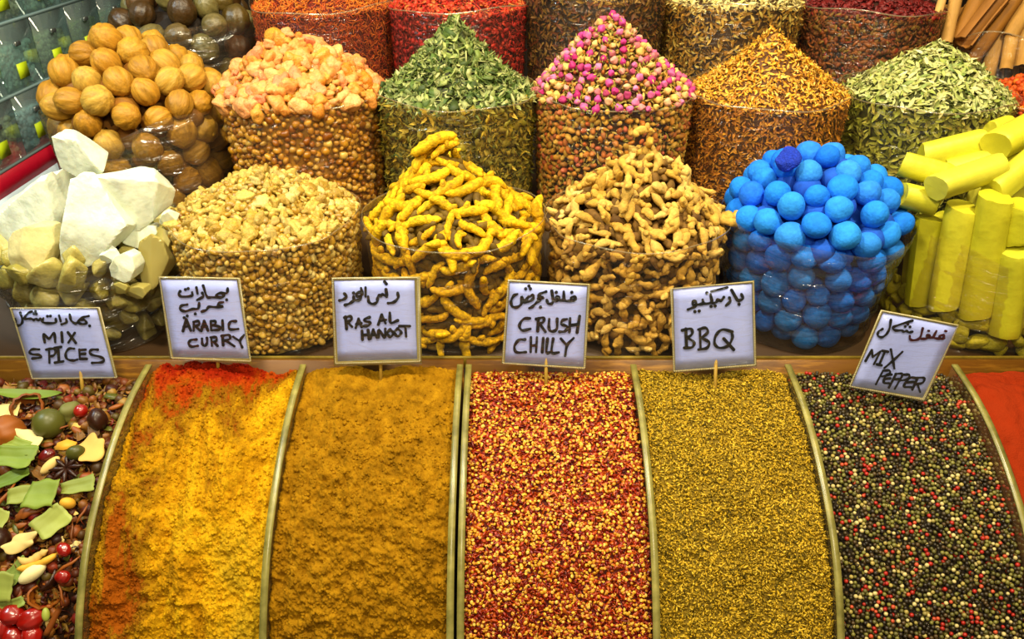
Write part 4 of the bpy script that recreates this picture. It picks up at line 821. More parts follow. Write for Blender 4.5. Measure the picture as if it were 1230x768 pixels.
# ------------------------------------------------------------------ row 2: dried limes
sk = Sack(162, Y2, .385, Z2 + .005, .145, .62, DP2, tap=.92, off=(-.02, 0), seed=11, lump=0)
M_li = mat('dried_lime', ['a87418', 'b48424', '986814', 'bc9438', 'ac7c20'], src='object', rough=.55, bump=.45, bscale=5, mottle=.4, mscale=3.5, spec=.3, stretch=(1, 1, .25))
lm = [mesh_from('dried_lime', *sh_lime(i), M_li) for i in range(8)]; rL = .0300
P, r, N = ballpack(sk, rL, 1.62, 300, 120)
nm, gp = 'tan dried lime', 'second row bag'; pieces(sk, 'dried_lime', lm, P, N, r, 1.0, 'dried lime', nm, gp)
P2, N2, _, _ = sk.sample(5000, .15, 2, rL * 2.1); k2 = darts(P2, rL * 1.6, 150); M_lii = mat('dried_lime_bulk', ['7a4c0a', '8c5a10'], rough=.7, mottle=.3)  # bulk brown is darkened to paint the shade between the outer limes
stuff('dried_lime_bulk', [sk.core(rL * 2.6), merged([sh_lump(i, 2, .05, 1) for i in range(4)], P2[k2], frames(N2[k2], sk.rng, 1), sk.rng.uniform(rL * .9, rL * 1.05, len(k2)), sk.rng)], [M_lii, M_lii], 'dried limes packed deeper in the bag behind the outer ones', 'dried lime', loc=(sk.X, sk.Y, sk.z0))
sk.bag('clear bag of tan dried limes at the left end of the second row', lip=-.03, gap=.005, film=M_filmw, wr=.004, rim=False)
# ------------------------------------------------------------------ row 2: pink-orange resin
sk = Sack(363, Y2, D2, Z2, .125, .75, DP2, off=(-.015, 0), seed=12, lump=.010)
M_pi = mat('amber_resin', ['98600e', 'b88018', 'cc9a34', 'a46c12', '84480a', 'd0ac50'], rough=.3, mottle=.3, mscale=120, sss=.2, spec=.5)
M_pio = mat('peach_resin_lump', ['d88c38', 'e09c58', 'dc7c50', 'e4ac64', 'cc7c1c', 'dca040'], src='object', rough=.4, mottle=.35, mscale=2.5, bump=.6, bscale=5, sss=.3, spec=.4)
P, N, t, ph = sk.sample(30000, .07, 2, .004); k = darts(P, .0115, 3500); P, N, t = P[k], N[k], t[k]; sh = [sh_lump(i, 1, .40, 1.5) for i in range(8)] + [sh_rock(i, 1) for i in range(5)]
g1 = merged(sh, P, frames(N, sk.rng, .7), .005 + .006 * sk.rng.random(len(P)) ** 1.5, sk.rng)
stuff('amber_resin_grains', [sk.core(.012), g1], [M_pi, M_pi], 'small amber resin grains filling the bag under the peach lumps', 'resin', loc=(sk.X, sk.Y, sk.z0))
P, N, t, ph = sk.sample(9000, .99, 2, .0); k = darts(P, .0165, 280)
nm, gp = 'peach resin lump', 'second row bag'
pieces(sk, 'resin_lump', [mesh_from('resin_lump', *sh_lump(70 + i, 2, .46, 2.2, (1.25, .95, .85)), M_pio) for i in range(12)], P[k] + N[k] * .004, N[k], (.0075 + .0125 * sk.rng.random(len(k)) ** 1.8), .8, 'resin lump', nm, gp)
single('resin_lump', mesh_from('resin_nugget', *sh_lump(99, 3, .05, 3), mat('golden_nugget', ['c88818'], src='object', rough=.6, bump=1, bscale=6, mottle=.4, mscale=5)), at_y(329, 45, Y2), np.eye(3), .021, 'round golden nugget perched on top of the peach resin', 'resin lump')
sk.bag('clear bag of peach and amber resin in the second row', lip=.004)
# ------------------------------------------------------------------ leafy heaps helper
def leafy(sk, name, mats_, shapes, n, size, label, cat, jit=.45, core_c='333010', extra=None, inset=.003, wallf=1.0, baglabel=None, lip=.008, dens=None, aniso=None, smooth=True):
    P, N, t, ph = sk.sample(n, .03, 2, inset); P = P + N * sk.rng.uniform(-.006, .003, len(P))[:, None]
    heap = t > 1; jj = np.where(heap, jit, .35)[:, None]; NN = N + sk.rng.normal(size=N.shape) * jj
    s_ = sk.rng.uniform(size[0], size[1], len(P)); s_ = np.where(heap, s_, s_ * wallf); Sc = np.c_[s_, s_, s_] if aniso is None else s_[:, None] * np.array(aniso)
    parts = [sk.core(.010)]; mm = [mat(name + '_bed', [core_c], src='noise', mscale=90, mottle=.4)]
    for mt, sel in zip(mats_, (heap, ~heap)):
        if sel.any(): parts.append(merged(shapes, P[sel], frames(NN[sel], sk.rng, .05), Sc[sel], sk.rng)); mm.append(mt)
    o = stuff(name, parts, mm, label, cat, smooth, loc=(sk.X, sk.Y, sk.z0))
    if baglabel: sk.bag(baglabel, lip=lip)
    return o
# green leaves
sk = Sack(548, Y2, D2, Z2, .170, 1.2, DP2, off=(.0, 0), seed=13, lump=.013)
M_gl = mat('crushed_green_leaf', ['2e4210', '4c6420', '74843a', 'a0a85c', '3c5018', 'b8b878', '5c6c2c', '2c3c0c'], rough=.6, mottle=.2)
M_gl2 = mat('shaded_packed_leaf', ['6c6414', '94841c', '4c4c10', 'bc9c24', '3c4a10', 'a48c20'], rough=.7, mottle=.2)  # wall copy of the leaves, dimmer light behind the film put into its colour
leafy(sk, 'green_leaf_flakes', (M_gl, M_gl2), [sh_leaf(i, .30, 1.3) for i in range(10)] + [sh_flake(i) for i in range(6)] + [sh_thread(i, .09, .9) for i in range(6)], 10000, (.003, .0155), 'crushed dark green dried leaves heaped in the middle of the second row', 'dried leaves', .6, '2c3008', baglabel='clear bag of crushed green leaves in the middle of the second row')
# roses
sk = Sack(737, Y2, D2, Z2, .165, .95, DP2, off=(-.012, 0), seed=14, lump=.006)
M_rp = mat('rosebud_petals', ['b01460', 'cc3c8c', 'dc78a4', 'b82878', 'e4b080', 'a01060', 'e0b468', 'd4a850'], src='object', rough=.6, mottle=.3, mscale=2)
M_rc = mat('rosebud_calyx', ['a89c40', '8c8c30', 'c8b458'], src='object', rough=.7, mottle=.2, mscale=3)
M_rw = mat('packed_rosebuds', ['c08018', 'b05020', 'd09830', '9c3c18', 'd8ac48', '94701c', 'b85440', 'b88c24', 'a87c20'], rough=.6, mottle=.25, mscale=150)  # browner look of weaker light behind the film put into these colours
def bud_mesh(i): v, f, m_ = sh_bud(i); return mesh_from('rosebud', v, f, [M_rp, M_rc], True, m_)
P, N, t, ph = sk.sample(9000, 1.0, 2, .0, arc=105); k = darts(P, .0150, 290)
nm, gp = 'pink rosebud', 'second row bag'; pieces(sk, 'rosebud', [bud_mesh(i) for i in range(6)], P[k] + N[k] * .005, N[k], sk.rng.uniform(.0075, .0115, len(k)), 1.0, 'rosebud', nm, gp)
P, N, t, ph = sk.sample(20000, .05, 2, .005); k = darts(P, .0115, 4000); w_ = np.where(t[k] > 1, .7, 1.)
P2, N2, _, _ = sk.sample(3500, 0, 2, .003)
stuff('packed_rosebuds', [sk.core(.014), merged([sh_lump(i, 1, .12, 2, (.8, .8, 1.25)) for i in range(5)], P[k], frames(N[k], sk.rng, 1.2), sk.rng.uniform(.0055, .0088, len(k)) * w_, sk.rng), merged([sh_leaf(i, .25, .5) for i in range(4)], P2, frames(N2, sk.rng, .6), sk.rng.uniform(.005, .010, len(P2)), sk.rng)],
      [mat('rosebud_bed', ['4a2408'], src='noise'), M_rw, mat('rose_sepals', ['a89438', '7c7420', 'c4a850', '8c6a18'])], 'dried rosebuds and sepals packed behind the film of their bag', 'rosebuds', loc=(sk.X, sk.Y, sk.z0))
sk.bag('clear bag of pink dried rosebuds in the second row', lip=.006)
# yellow petals
sk = Sack(922, Y2, D2, Z2, .142, 1.15, DP2, off=(-.012, 0), seed=15, lump=.011)
M_yp = mat('yellow_petals', ['c07c0c', 'dc9c18', 'ecb838', 'b46c08', 'e8c058', 'cc8810'], rough=.6, mottle=.2)
M_yp2 = mat('shaded_packed_petals', ['9c5808', 'c07c10', 'a8620c', 'd8981c', '7c4408', 'c88c20'], rough=.7, mottle=.2)  # petal colours darkened for the weaker light on the bag wall
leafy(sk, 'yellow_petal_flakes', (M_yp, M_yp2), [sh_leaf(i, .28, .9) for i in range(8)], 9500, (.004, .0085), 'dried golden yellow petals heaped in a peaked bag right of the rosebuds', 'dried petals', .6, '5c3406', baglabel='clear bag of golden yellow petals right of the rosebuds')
# pale green leaves
sk = Sack(1112, Y2, .362, Z2 - .004, .118, .95, DP2, off=(.0, 0), seed=16, lump=.012)
M_pl = mat('pale_green_leaf', ['94a04c', 'b4b468', 'd0cc8c', '6c8430', 'c4bc74', '8c9838', 'dcd8a0'], rough=.6, mottle=.15)
M_pl2 = mat('shaded_packed_pale_leaf', ['7c7c18', '989c28', '646410', 'b0b048', '8c7c20'], rough=.7, mottle=.2)  # shade behind the film painted into the wall leaf colours
leafy(sk, 'pale_leaf_flakes', (M_pl, M_pl2), [sh_leaf(i, .30, .35) for i in range(8)], 6000, (.007, .0135), 'pale green whole dried leaves heaped at the right of the second row', 'dried leaves', .45, '3c4008', baglabel='clear bag of pale green leaves at the right of the second row')
# orange heap at right edge
sk = Sack(1278, Y2, .34, Z2 - .02, .09, .9, DP2 - .02, seed=17, lump=.008)
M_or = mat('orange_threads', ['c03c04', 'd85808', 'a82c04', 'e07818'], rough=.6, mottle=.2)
leafy(sk, 'orange_spice_threads', (M_or, M_or), [sh_thread(i, .16) for i in range(5)] + [sh_lump(i, 1, .3) for i in range(3)], 4500, (.004, .008), 'orange red coarse spice heaped at the right edge of the second row', 'spice', .5, '8c2804', baglabel='clear bag of orange red coarse spice at the right edge')
# ------------------------------------------------------------------ row 3
def row3(cx, label, name, cols, cols2, core, shapes, n, size, seed, cat, bag, hp=.09, aniso=None, zr=0):
    sk = Sack(cx, Y3, D3, Z3 + zr, hp, .9, DP3 + zr, seed=seed, lump=.006)
    leafy(sk, name, (mat(name, cols, rough=.55, mottle=.2), mat(name + '_packed', cols2, rough=.6, mottle=.2)), shapes, n, size, label, cat, .5, core, baglabel=bag, aniso=aniso)  # most cols2 lists have the shade behind the film painted in
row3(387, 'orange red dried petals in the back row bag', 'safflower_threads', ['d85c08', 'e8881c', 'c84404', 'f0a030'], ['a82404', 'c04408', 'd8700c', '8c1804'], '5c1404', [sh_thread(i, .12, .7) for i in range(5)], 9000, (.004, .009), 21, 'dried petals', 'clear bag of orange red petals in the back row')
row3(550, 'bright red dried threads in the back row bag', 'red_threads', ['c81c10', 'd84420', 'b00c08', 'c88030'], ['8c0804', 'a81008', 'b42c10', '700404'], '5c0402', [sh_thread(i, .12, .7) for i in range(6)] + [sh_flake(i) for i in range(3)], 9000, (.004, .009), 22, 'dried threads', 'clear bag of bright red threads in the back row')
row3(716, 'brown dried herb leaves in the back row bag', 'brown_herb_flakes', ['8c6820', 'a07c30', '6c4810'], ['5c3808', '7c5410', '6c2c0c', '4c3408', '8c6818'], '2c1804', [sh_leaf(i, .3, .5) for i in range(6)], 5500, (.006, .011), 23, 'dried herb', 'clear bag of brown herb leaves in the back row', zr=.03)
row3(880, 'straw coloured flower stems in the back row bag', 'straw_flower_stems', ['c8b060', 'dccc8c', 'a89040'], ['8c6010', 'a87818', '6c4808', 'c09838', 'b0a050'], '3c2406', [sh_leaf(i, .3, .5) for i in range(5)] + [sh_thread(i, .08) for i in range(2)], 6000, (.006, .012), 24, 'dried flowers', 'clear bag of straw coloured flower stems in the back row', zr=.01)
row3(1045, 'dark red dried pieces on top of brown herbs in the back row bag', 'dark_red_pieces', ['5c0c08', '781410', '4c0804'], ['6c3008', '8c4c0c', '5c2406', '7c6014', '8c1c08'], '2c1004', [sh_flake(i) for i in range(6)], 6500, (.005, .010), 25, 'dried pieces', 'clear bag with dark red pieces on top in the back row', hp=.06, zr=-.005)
# dark dried fruit, back row left
sk = Sack(222, Y3, .36, Z3 - .02, .10, .6, DP3 - .02, seed=26, lump=0)
M_df = mat('dark_dried_fruit', ['4a3410', '3a2408', '5c4c1c', '6c6438', '4c2808'], src='object', rough=.4, bump=.4, bscale=4, mottle=.4, mscale=2, spec=.5)
dm = [mesh_from('dark_dried_fruit', *sh_lime(20 + i), M_df) for i in range(5)]; P, r, N = ballpack(sk, .032, 1.8, 90, 110)
nm, gp = 'dark dried fruit', 'behind the limes'; pieces(sk, 'dark_dried_fruit', dm, P, N, r, 1.0, 'dried fruit', nm, gp)
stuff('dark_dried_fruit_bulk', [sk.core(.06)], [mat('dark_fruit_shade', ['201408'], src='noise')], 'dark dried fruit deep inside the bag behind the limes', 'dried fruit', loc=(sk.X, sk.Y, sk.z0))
sk.bag('crumpled clear bag of dark dried fruit behind the limes', film=M_filmw, lip=-.01, gap=.006, wr=.008, rim=False)
# cinnamon bark
M_ci = mat('cinnamon_bark', ['b07c30', 'c8984c', '94601c', 'd8ac60', '8c5418'], src='object', rough=.65, bump=.4, bscale=60, mottle=.3, mscale=30, stretch=(.3, 1, 1), spec=.25)
def bk(seed, L, R): v, f = bark(seed, 1); return v * [L, R, R], f
sk = Sack(1215, Y3, .34, Z3 - .03, .02, 1, DP3 - .03, seed=27, lump=0)
for k, q in enumerate([(1133, -5, 1.30, 1116, 52, 10, 'narrow cinnamon bark strip at the left end of the bark bundle'), (1148, -2, 0, 1136, 52, 15, 'cinnamon bark piece second from left in the bark bundle'), (1178, -8, 0, 1148, 50, 20, 'rough cinnamon bark piece leaning right behind the big quill'), (1205, -8, 0, 1157, 52, 24, 'big smooth cinnamon quill with a dark open end'), (1222, -5, 0, 1166, 74, 18, 'long cinnamon bark piece right of the big quill'), (1206, 30, 0, 1184, 92, 20, 'broken cinnamon bark piece standing below the long piece'), (1217, 34, 0, 1208, 84, 16, 'cinnamon bark piece with a split top near the right edge'), (1233, 25, 0, 1225, 80, 18, 'cinnamon bark piece at the right edge'), (1240, -10, 0, 1212, 45, 20, 'pale cinnamon bark piece leaning into the upper right corner'), (1262, 10, 0, 1246, 80, 22, 'cinnamon bark piece partly outside the right edge')]):
    Ya = 2.06 + .02 * (k % 3); stick('cinnamon_bark', q[0], q[1], Ya + .03, q[3], q[4], Ya - .02, q[5], M_ci, q[6], 'cinnamon bark', k, maker=bk, roll=[.3, -.5, .2, 2.8, .6, -.3, .4, 0, .7, .2][k])
for k, q in enumerate([(1130, 8, 1140, 90), (1150, 8, 1158, 90), (1172, 4, 1176, 95), (1195, 20, 1194, 100), (1215, 15, 1212, 100), (1240, 20, 1232, 100)]):
    stick('cinnamon_bark', q[0], q[1], 2.16, q[2], q[3], 2.14, 22, M_ci, 'shaded cinnamon bark piece standing behind the front bark pieces', 'cinnamon bark', 40 + k, maker=bk, roll=k, group='cinnamon bark at the back of the bundle')
sk.bag('clear bag holding the bundle of cinnamon bark', lip=-.03, gap=.01, wr=.006)

# ================================================================== SIGNS
M_card = mat('white_card', ['b0bcfa', 'bcc8ff'], src='noise', rough=.5, mottle=.06, mscale=6)
M_slv = clear('sign_sleeve', tint=(.98, .98, 1), gloss=.02, haze=.004, rough=.16, wrinkle=.5, wscale=22, fres=.12)
M_slb = mat('sleeve_border', ['a09250', '8c7c3c'], src='noise', rough=.3, mottle=.4, mscale=300, spec=.6)
M_ink = mat('black_marker', ['0c0f14'], src='noise', rough=.5); M_inkr = mat('dark_red_marker', ['3c0614'], src='noise', rough=.5)
M_stk = mat('wooden_stick', ['9c7820', 'b08c30'], src='noise', rough=.6, mottle=.3, mscale=30, stretch=(1, 1, .1))
def smooth_line(p, m=6):
    p = np.asarray(p, float)
    if len(p) < 3: return p
    q = np.concatenate([[2 * p[0] - p[1]], p, [2 * p[-1] - p[-2]]]); out = []
    for i in range(1, len(q) - 2):
        for t in np.linspace(0, 1, m, endpoint=False):
            out.append(.5 * ((2 * q[i]) + (-q[i - 1] + q[i + 1]) * t + (2 * q[i - 1] - 5 * q[i] + 4 * q[i + 1] - q[i + 2]) * t * t + (-q[i - 1] + 3 * q[i] - 3 * q[i + 1] + q[i + 2]) * t ** 3))
    out.append(q[-2]); return np.array(out)
def sign(label, org, sc, paper, sleeve, strokes, wpx, foot, round_=(), dots=(), tail=None, red=(), Y=1.197):
    n = np.array([0, -math.cos(.10), math.sin(.10)]); cpx = np.mean(paper, axis=0) / sc + org; p0 = at_y(cpx[0], cpx[1], Y)
    def T(p, lift=0): x, y = np.asarray(p, float) / sc + org; return at_plane(x, y, p0 + n * lift, n)
    ft, _ = bin_hit(foot[0], foot[1], .03); E = empty('price_sign', ft); tag(E, label, 'sign')
    def slab(name, quad, l0, l1, m, sub=8):
        q = np.array([T(c) for c in quad]); V = []; u = np.linspace(0, 1, sub)
        for l in (l0, l1):
            for a in u:
                for b in u: V.append((q[0] * (1 - b) + q[1] * b) * (1 - a) + (q[3] * (1 - b) + q[2] * b) * a + n * (l + .0006 * math.sin(3 * a + 2) * math.sin(3 * b)))
        F = []; k = sub * sub
        for i in range(sub - 1):
            for j in range(sub - 1): A = i * sub + j; F += [(A, A + sub, A + sub + 1, A + 1), (A + k, A + k + 1, A + k + sub + 1, A + k + sub)]
        e = list(range(sub)) + [i * sub + sub - 1 for i in range(1, sub)] + [k - 1 - i for i in range(1, sub)] + [i * sub for i in range(sub - 2, 0, -1)]
        for i in range(len(e)): a, b = e[i], e[(i + 1) % len(e)]; F.append((a, b, b + k, a + k))
        return obj(name, mesh_from(name, np.array(V) - ft, F, m, True), E)
    def frame(name, outer, inner, l0, l1, m):
        q = [T(c, l) for l in (l0, l1) for c in list(outer) + list(inner)]; F = []
        for i in range(4): j = (i + 1) % 4; F += [(8 + i, 8 + j, 12 + j, 12 + i), (i, 4 + i, 4 + j, j), (i, j, 8 + j, 8 + i), (4 + i, 12 + i, 12 + j, 4 + j)]
        return obj(name, mesh_from(name, np.array(q) - ft, F, m, False), E)
    slab('card', paper, 0, .0008, M_card)
    frame('sleeve_border', sleeve, paper, .0002, .0018, M_slb)
    slab('sleeve_front', sleeve, .0030, .0032, M_slv)
    # perforated seam: small raised stitches round the border
    cen = np.mean(sleeve, axis=0); V = []; F = []
    for i in range(4):
        a = np.array(sleeve[i], float) * .55 + np.array(paper[i], float) * .45; b = np.array(sleeve[(i + 1) % 4], float) * .55 + np.array(paper[(i + 1) % 4], float) * .45; L = np.linalg.norm(b - a); d = (b - a) / L; nn = np.array([-d[1], d[0]]) * 5; kk = int(L / 11)
        for j in range(kk):
            c = a + d * (j + .5) * L / kk; h = d * L / kk * .28; o = len(V)
            V += [T(c - h - nn, .0026), T(c + h - nn, .0026), T(c + h + nn, .0026), T(c - h + nn, .0026)]; V += [T(c - h - nn, .0016), T(c + h - nn, .0016), T(c + h + nn, .0016), T(c - h + nn, .0016)]
            F += [(o, o + 1, o + 2, o + 3), (o, o + 4, o + 5, o + 1), (o + 1, o + 5, o + 6, o + 2), (o + 2, o + 6, o + 7, o + 3), (o + 3, o + 7, o + 4, o)]
    obj('seam', mesh_from('seam', np.array(V) - ft, F, mat('seam', ['c8bc8c'], src='noise', rough=.4), False), E)
    def ink(name, sts, dts, m, w):
        V = []; F = []
        def disc(c, r):
            o = len(V); V.append(T(c, .0024)); k = 10
            for j in range(k): V.append(T(c + r * np.array([math.cos(j * 2 * math.pi / k), math.sin(j * 2 * math.pi / k)]), .0022))
            for j in range(k): F.append((o, o + 1 + j, o + 1 + (j + 1) % k))
        for si, s_ in enumerate(sts):
            p = smooth_line(s_); d = np.gradient(p, axis=0); d /= np.linalg.norm(d, axis=1)[:, None] + 1e-9; nn = np.c_[-d[:, 1], d[:, 0]]; ww = w * (1 + .18 * np.sin(np.arange(len(p)) * .7 + si)); o = len(V)
            for i in range(len(p)): V.append(T(p[i] + nn[i] * ww[i] / 2, .0023)); V.append(T(p[i] - nn[i] * ww[i] / 2, .0023))
            for i in range(len(p) - 1): F += [(o + 2 * i, o + 2 * i + 1, o + 2 * i + 3), (o + 2 * i, o + 2 * i + 3, o + 2 * i + 2)]
            disc(p[0], ww[0] * .52); disc(p[-1], ww[-1] * .52)
        for d_ in dts: disc(np.array(d_, float), w * .62)
        return obj(name, mesh_from(name, np.array(V) - ft, F, m, False), E)
    wpx = wpx * 1.45
    ink('lettering', [s_ for i, s_ in enumerate(strokes) if i not in red], dots, M_ink, wpx)
    if red: ink('lettering', [strokes[i] for i in red], [], M_inkr, wpx)['label'] = 'dark red lettering'
    top = T(np.array([(foot[0] - org[0]) * sc, paper[2][1] * .5 + paper[3][1] * .5 - 60]), -.003); base = ft - np.array([0, 0, .02])
    V, F = tube(np.array([base, (base + top) / 2, top]) - ft, [.0032] * 3, 8); obj('stick', mesh_from('stick', V, F, M_stk), E)
    return E
sign('white handwritten sign reading mix spices, tilted, at the far left', np.array([0, 350.]), 6.15, [(90, 130), (715, 128), (848, 638), (242, 645)], [(70, 122), (738, 118), (872, 640), (236, 650)],
 [[(330, 378), (322, 315), (362, 350), (398, 308), (408, 378)], [(455, 305), (460, 375)], [(502, 305), (560, 382)], [(552, 308), (505, 380)],
  [(290, 430), (240, 430), (218, 448), (235, 465), (285, 470), (302, 480), (290, 492), (240, 498)], [(362, 440), (365, 530)], [(340, 432), (390, 425), (412, 445), (395, 475), (365, 482)], [(402, 420), (450, 412)], [(428, 415), (435, 520)], [(405, 528), (468, 518)],
  [(548, 425), (510, 425), (485, 460), (495, 500), (540, 512), (572, 505)], [(585, 430), (590, 500)], [(585, 435), (632, 432)], [(590, 465), (628, 462)], [(592, 500), (640, 500)], [(722, 432), (680, 432), (662, 450), (680, 470), (740, 485), (768, 505), (750, 525), (680, 530)],
  [(655, 183), (610, 195), (575, 225), (605, 243), (638, 235), (622, 212), (592, 215), (558, 238), (525, 215), (515, 172)], [(488, 205), (490, 230), (455, 245)], [(436, 178), (448, 222)], [(412, 205), (408, 232), (345, 236), (313, 225), (320, 200)], [(298, 205), (285, 215), (265, 205), (250, 212), (235, 205), (215, 203), (180, 202), (205, 165), (235, 150)], [(150, 160), (165, 215), (155, 245), (130, 252), (115, 235), (112, 205)]],
 13, (97, 474), dots=[(350, 185), (372, 183), (662, 256), (250, 165), (262, 150), (268, 168)])
sign('white handwritten sign reading arabic curry', np.array([180., 320.]), 5.908, [(75, 92), (618, 97), (705, 655), (165, 645)], [(62, 70), (640, 82), (722, 692), (145, 660)],
 [[(552, 158), (545, 190), (500, 190), (470, 207), (500, 225), (525, 205), (500, 190)], [(500, 220), (440, 220), (405, 215), (378, 138)], [(372, 190), (378, 215), (335, 240)], [(330, 150), (338, 195)], [(300, 185), (295, 210), (225, 215), (205, 195), (215, 178)],
  [(520, 255), (490, 262), (485, 280), (520, 285), (470, 290), (420, 288), (400, 310), (368, 322)], [(350, 262), (342, 300), (300, 305), (250, 320), (215, 305), (225, 280), (265, 272)],
  [(258, 378), (235, 460)], [(258, 378), (290, 455)], [(240, 430), (280, 425)], [(312, 395), (310, 458)], [(308, 395), (345, 390), (348, 415), (315, 425)], [(322, 425), (355, 455)], [(385, 390), (365, 458)], [(385, 390), (412, 455)], [(370, 430), (405, 428)], [(432, 390), (435, 455)], [(432, 388), (465, 392), (460, 415), (435, 420)], [(455, 420), (498, 432), (488, 450), (435, 455)], [(515, 385), (518, 450)], [(610, 390), (575, 392), (560, 420), (570, 448), (628, 445)],
  [(330, 520), (290, 525), (275, 550), (295, 570), (340, 565)], [(370, 515), (372, 550), (390, 565), (405, 545), (405, 510)], [(435, 505), (440, 565)], [(430, 505), (470, 505), (470, 530), (445, 538)], [(455, 538), (480, 565)], [(515, 495), (520, 560)], [(510, 495), (560, 488), (568, 515), (525, 530)], [(545, 532), (600, 568)], [(590, 500), (635, 530)], [(668, 488), (640, 530), (655, 575)]],
 13, (261, 462), dots=[(545, 238), (252, 165), (272, 158), (322, 338), (243, 365), (265, 353)])
sign('white handwritten sign reading ras al hanoot', np.array([390., 320.]), 5.908, [(65, 100), (638, 95), (658, 658), (92, 675)], [(50, 80), (678, 72), (690, 692), (65, 705)],
 [[(518, 190), (520, 225), (490, 255), (450, 262)], [(435, 165), (440, 205)], [(425, 110), (438, 125)], [(440, 215), (410, 200), (400, 215), (385, 205), (375, 230), (370, 255), (345, 268), (315, 255), (308, 215)], [(290, 150), (290, 215)], [(258, 155), (265, 200), (235, 215), (225, 195), (260, 185), (250, 235), (212, 240), (205, 215)], [(212, 240), (175, 265), (145, 275)], [(140, 195), (155, 215), (135, 235), (105, 243)],
  [(148, 360), (155, 445)], [(140, 365), (180, 355), (190, 378), (155, 400)], [(165, 400), (195, 430)], [(240, 372), (220, 438)], [(240, 372), (262, 430)], [(225, 412), (258, 405)], [(318, 362), (285, 375), (290, 390), (322, 400), (310, 420), (275, 425)], [(405, 345), (380, 415)], [(405, 345), (432, 405)], [(388, 390), (435, 380)], [(462, 330), (468, 400), (518, 385)],
  [(265, 460), (268, 520)], [(308, 455), (315, 515)], [(268, 490), (312, 485)], [(345, 450), (325, 515)], [(345, 450), (370, 508)], [(332, 490), (362, 488)], [(382, 505), (385, 450), (425, 505), (430, 445)], [(465, 449), (443, 475), (465, 501), (487, 475), (465, 449)], [(518, 443), (494, 470), (518, 497), (543, 470), (518, 443)], [(530, 425), (605, 425)], [(572, 425), (578, 500)]],
 14, (457, 468), dots=[(205, 190)])
sign('white handwritten sign reading crush chilly', np.array([590., 320.]), 5.908, [(130, 112), (682, 140), (655, 715), (95, 685)], [(120, 94), (702, 125), (670, 735), (72, 692)],
 [[(598, 235), (575, 245), (570, 225), (590, 215), (598, 235), (560, 245), (520, 240), (515, 180)], [(520, 240), (470, 240), (465, 215), (480, 220), (470, 245), (445, 245), (430, 265), (405, 265), (395, 240)], [(430, 175), (440, 240)], [(390, 180), (350, 195), (335, 215), (370, 225), (330, 232), (350, 240), (325, 255), (295, 285), (270, 298)], [(275, 215), (295, 205), (300, 225), (280, 245), (235, 255)], [(265, 215), (245, 240), (225, 235), (215, 215), (215, 265), (185, 290), (150, 285), (140, 250), (160, 210), (185, 198)],
  [(275, 370), (230, 375), (200, 420), (220, 455), (278, 445)], [(335, 370), (330, 460)], [(320, 375), (370, 365), (370, 395), (335, 410)], [(345, 410), (385, 465)], [(412, 375), (410, 440), (430, 462), (465, 445), (468, 375)], [(538, 375), (505, 385), (500, 410), (540, 430), (525, 460), (485, 465)], [(560, 370), (555, 468)], [(628, 355), (610, 470)], [(560, 420), (620, 412)],
  [(240, 520), (195, 525), (165, 570), (180, 610), (245, 610)], [(282, 505), (280, 610)], [(325, 505), (318, 610)], [(283, 565), (320, 560)], [(370, 510), (362, 610)], [(400, 515), (392, 610), (415, 612)], [(440, 515), (430, 612), (480, 612)], [(495, 515), (535, 560)], [(585, 510), (540, 560), (525, 635)]],
 14, (656, 474), dots=[(572, 185), (462, 185), (350, 290), (268, 140), (245, 160), (278, 160)])
sign('white handwritten sign reading bbq', np.array([795., 325.]), 5.908, [(80, 130), (640, 92), (655, 665), (95, 710)], [(60, 132), (655, 72), (672, 680), (80, 724)],
 [[(565, 170), (575, 200), (545, 215)], [(495, 140), (535, 210)], [(480, 195), (485, 220), (455, 250)], [(440, 190), (420, 215), (395, 205), (390, 222), (360, 232), (350, 205)], [(465, 120), (350, 150)], [(345, 170), (352, 225), (300, 235), (290, 208)], [(300, 235), (262, 242), (225, 245), (220, 222), (242, 222), (235, 255), (185, 278)],
  [(170, 415), (175, 545)], [(145, 425), (205, 415), (215, 450), (180, 480)], [(185, 480), (228, 510), (215, 545), (160, 550)], [(270, 415), (275, 560)], [(258, 420), (310, 408), (325, 440), (280, 480)], [(285, 480), (335, 510), (320, 550), (260, 562)], [(500, 435), (430, 420), (385, 460), (375, 520), (410, 550), (470, 535), (500, 480), (495, 435)], [(440, 485), (510, 562)]],
 14, (860, 480), dots=[(548, 240), (320, 160), (350, 255), (378, 252), (235, 292), (265, 288)])
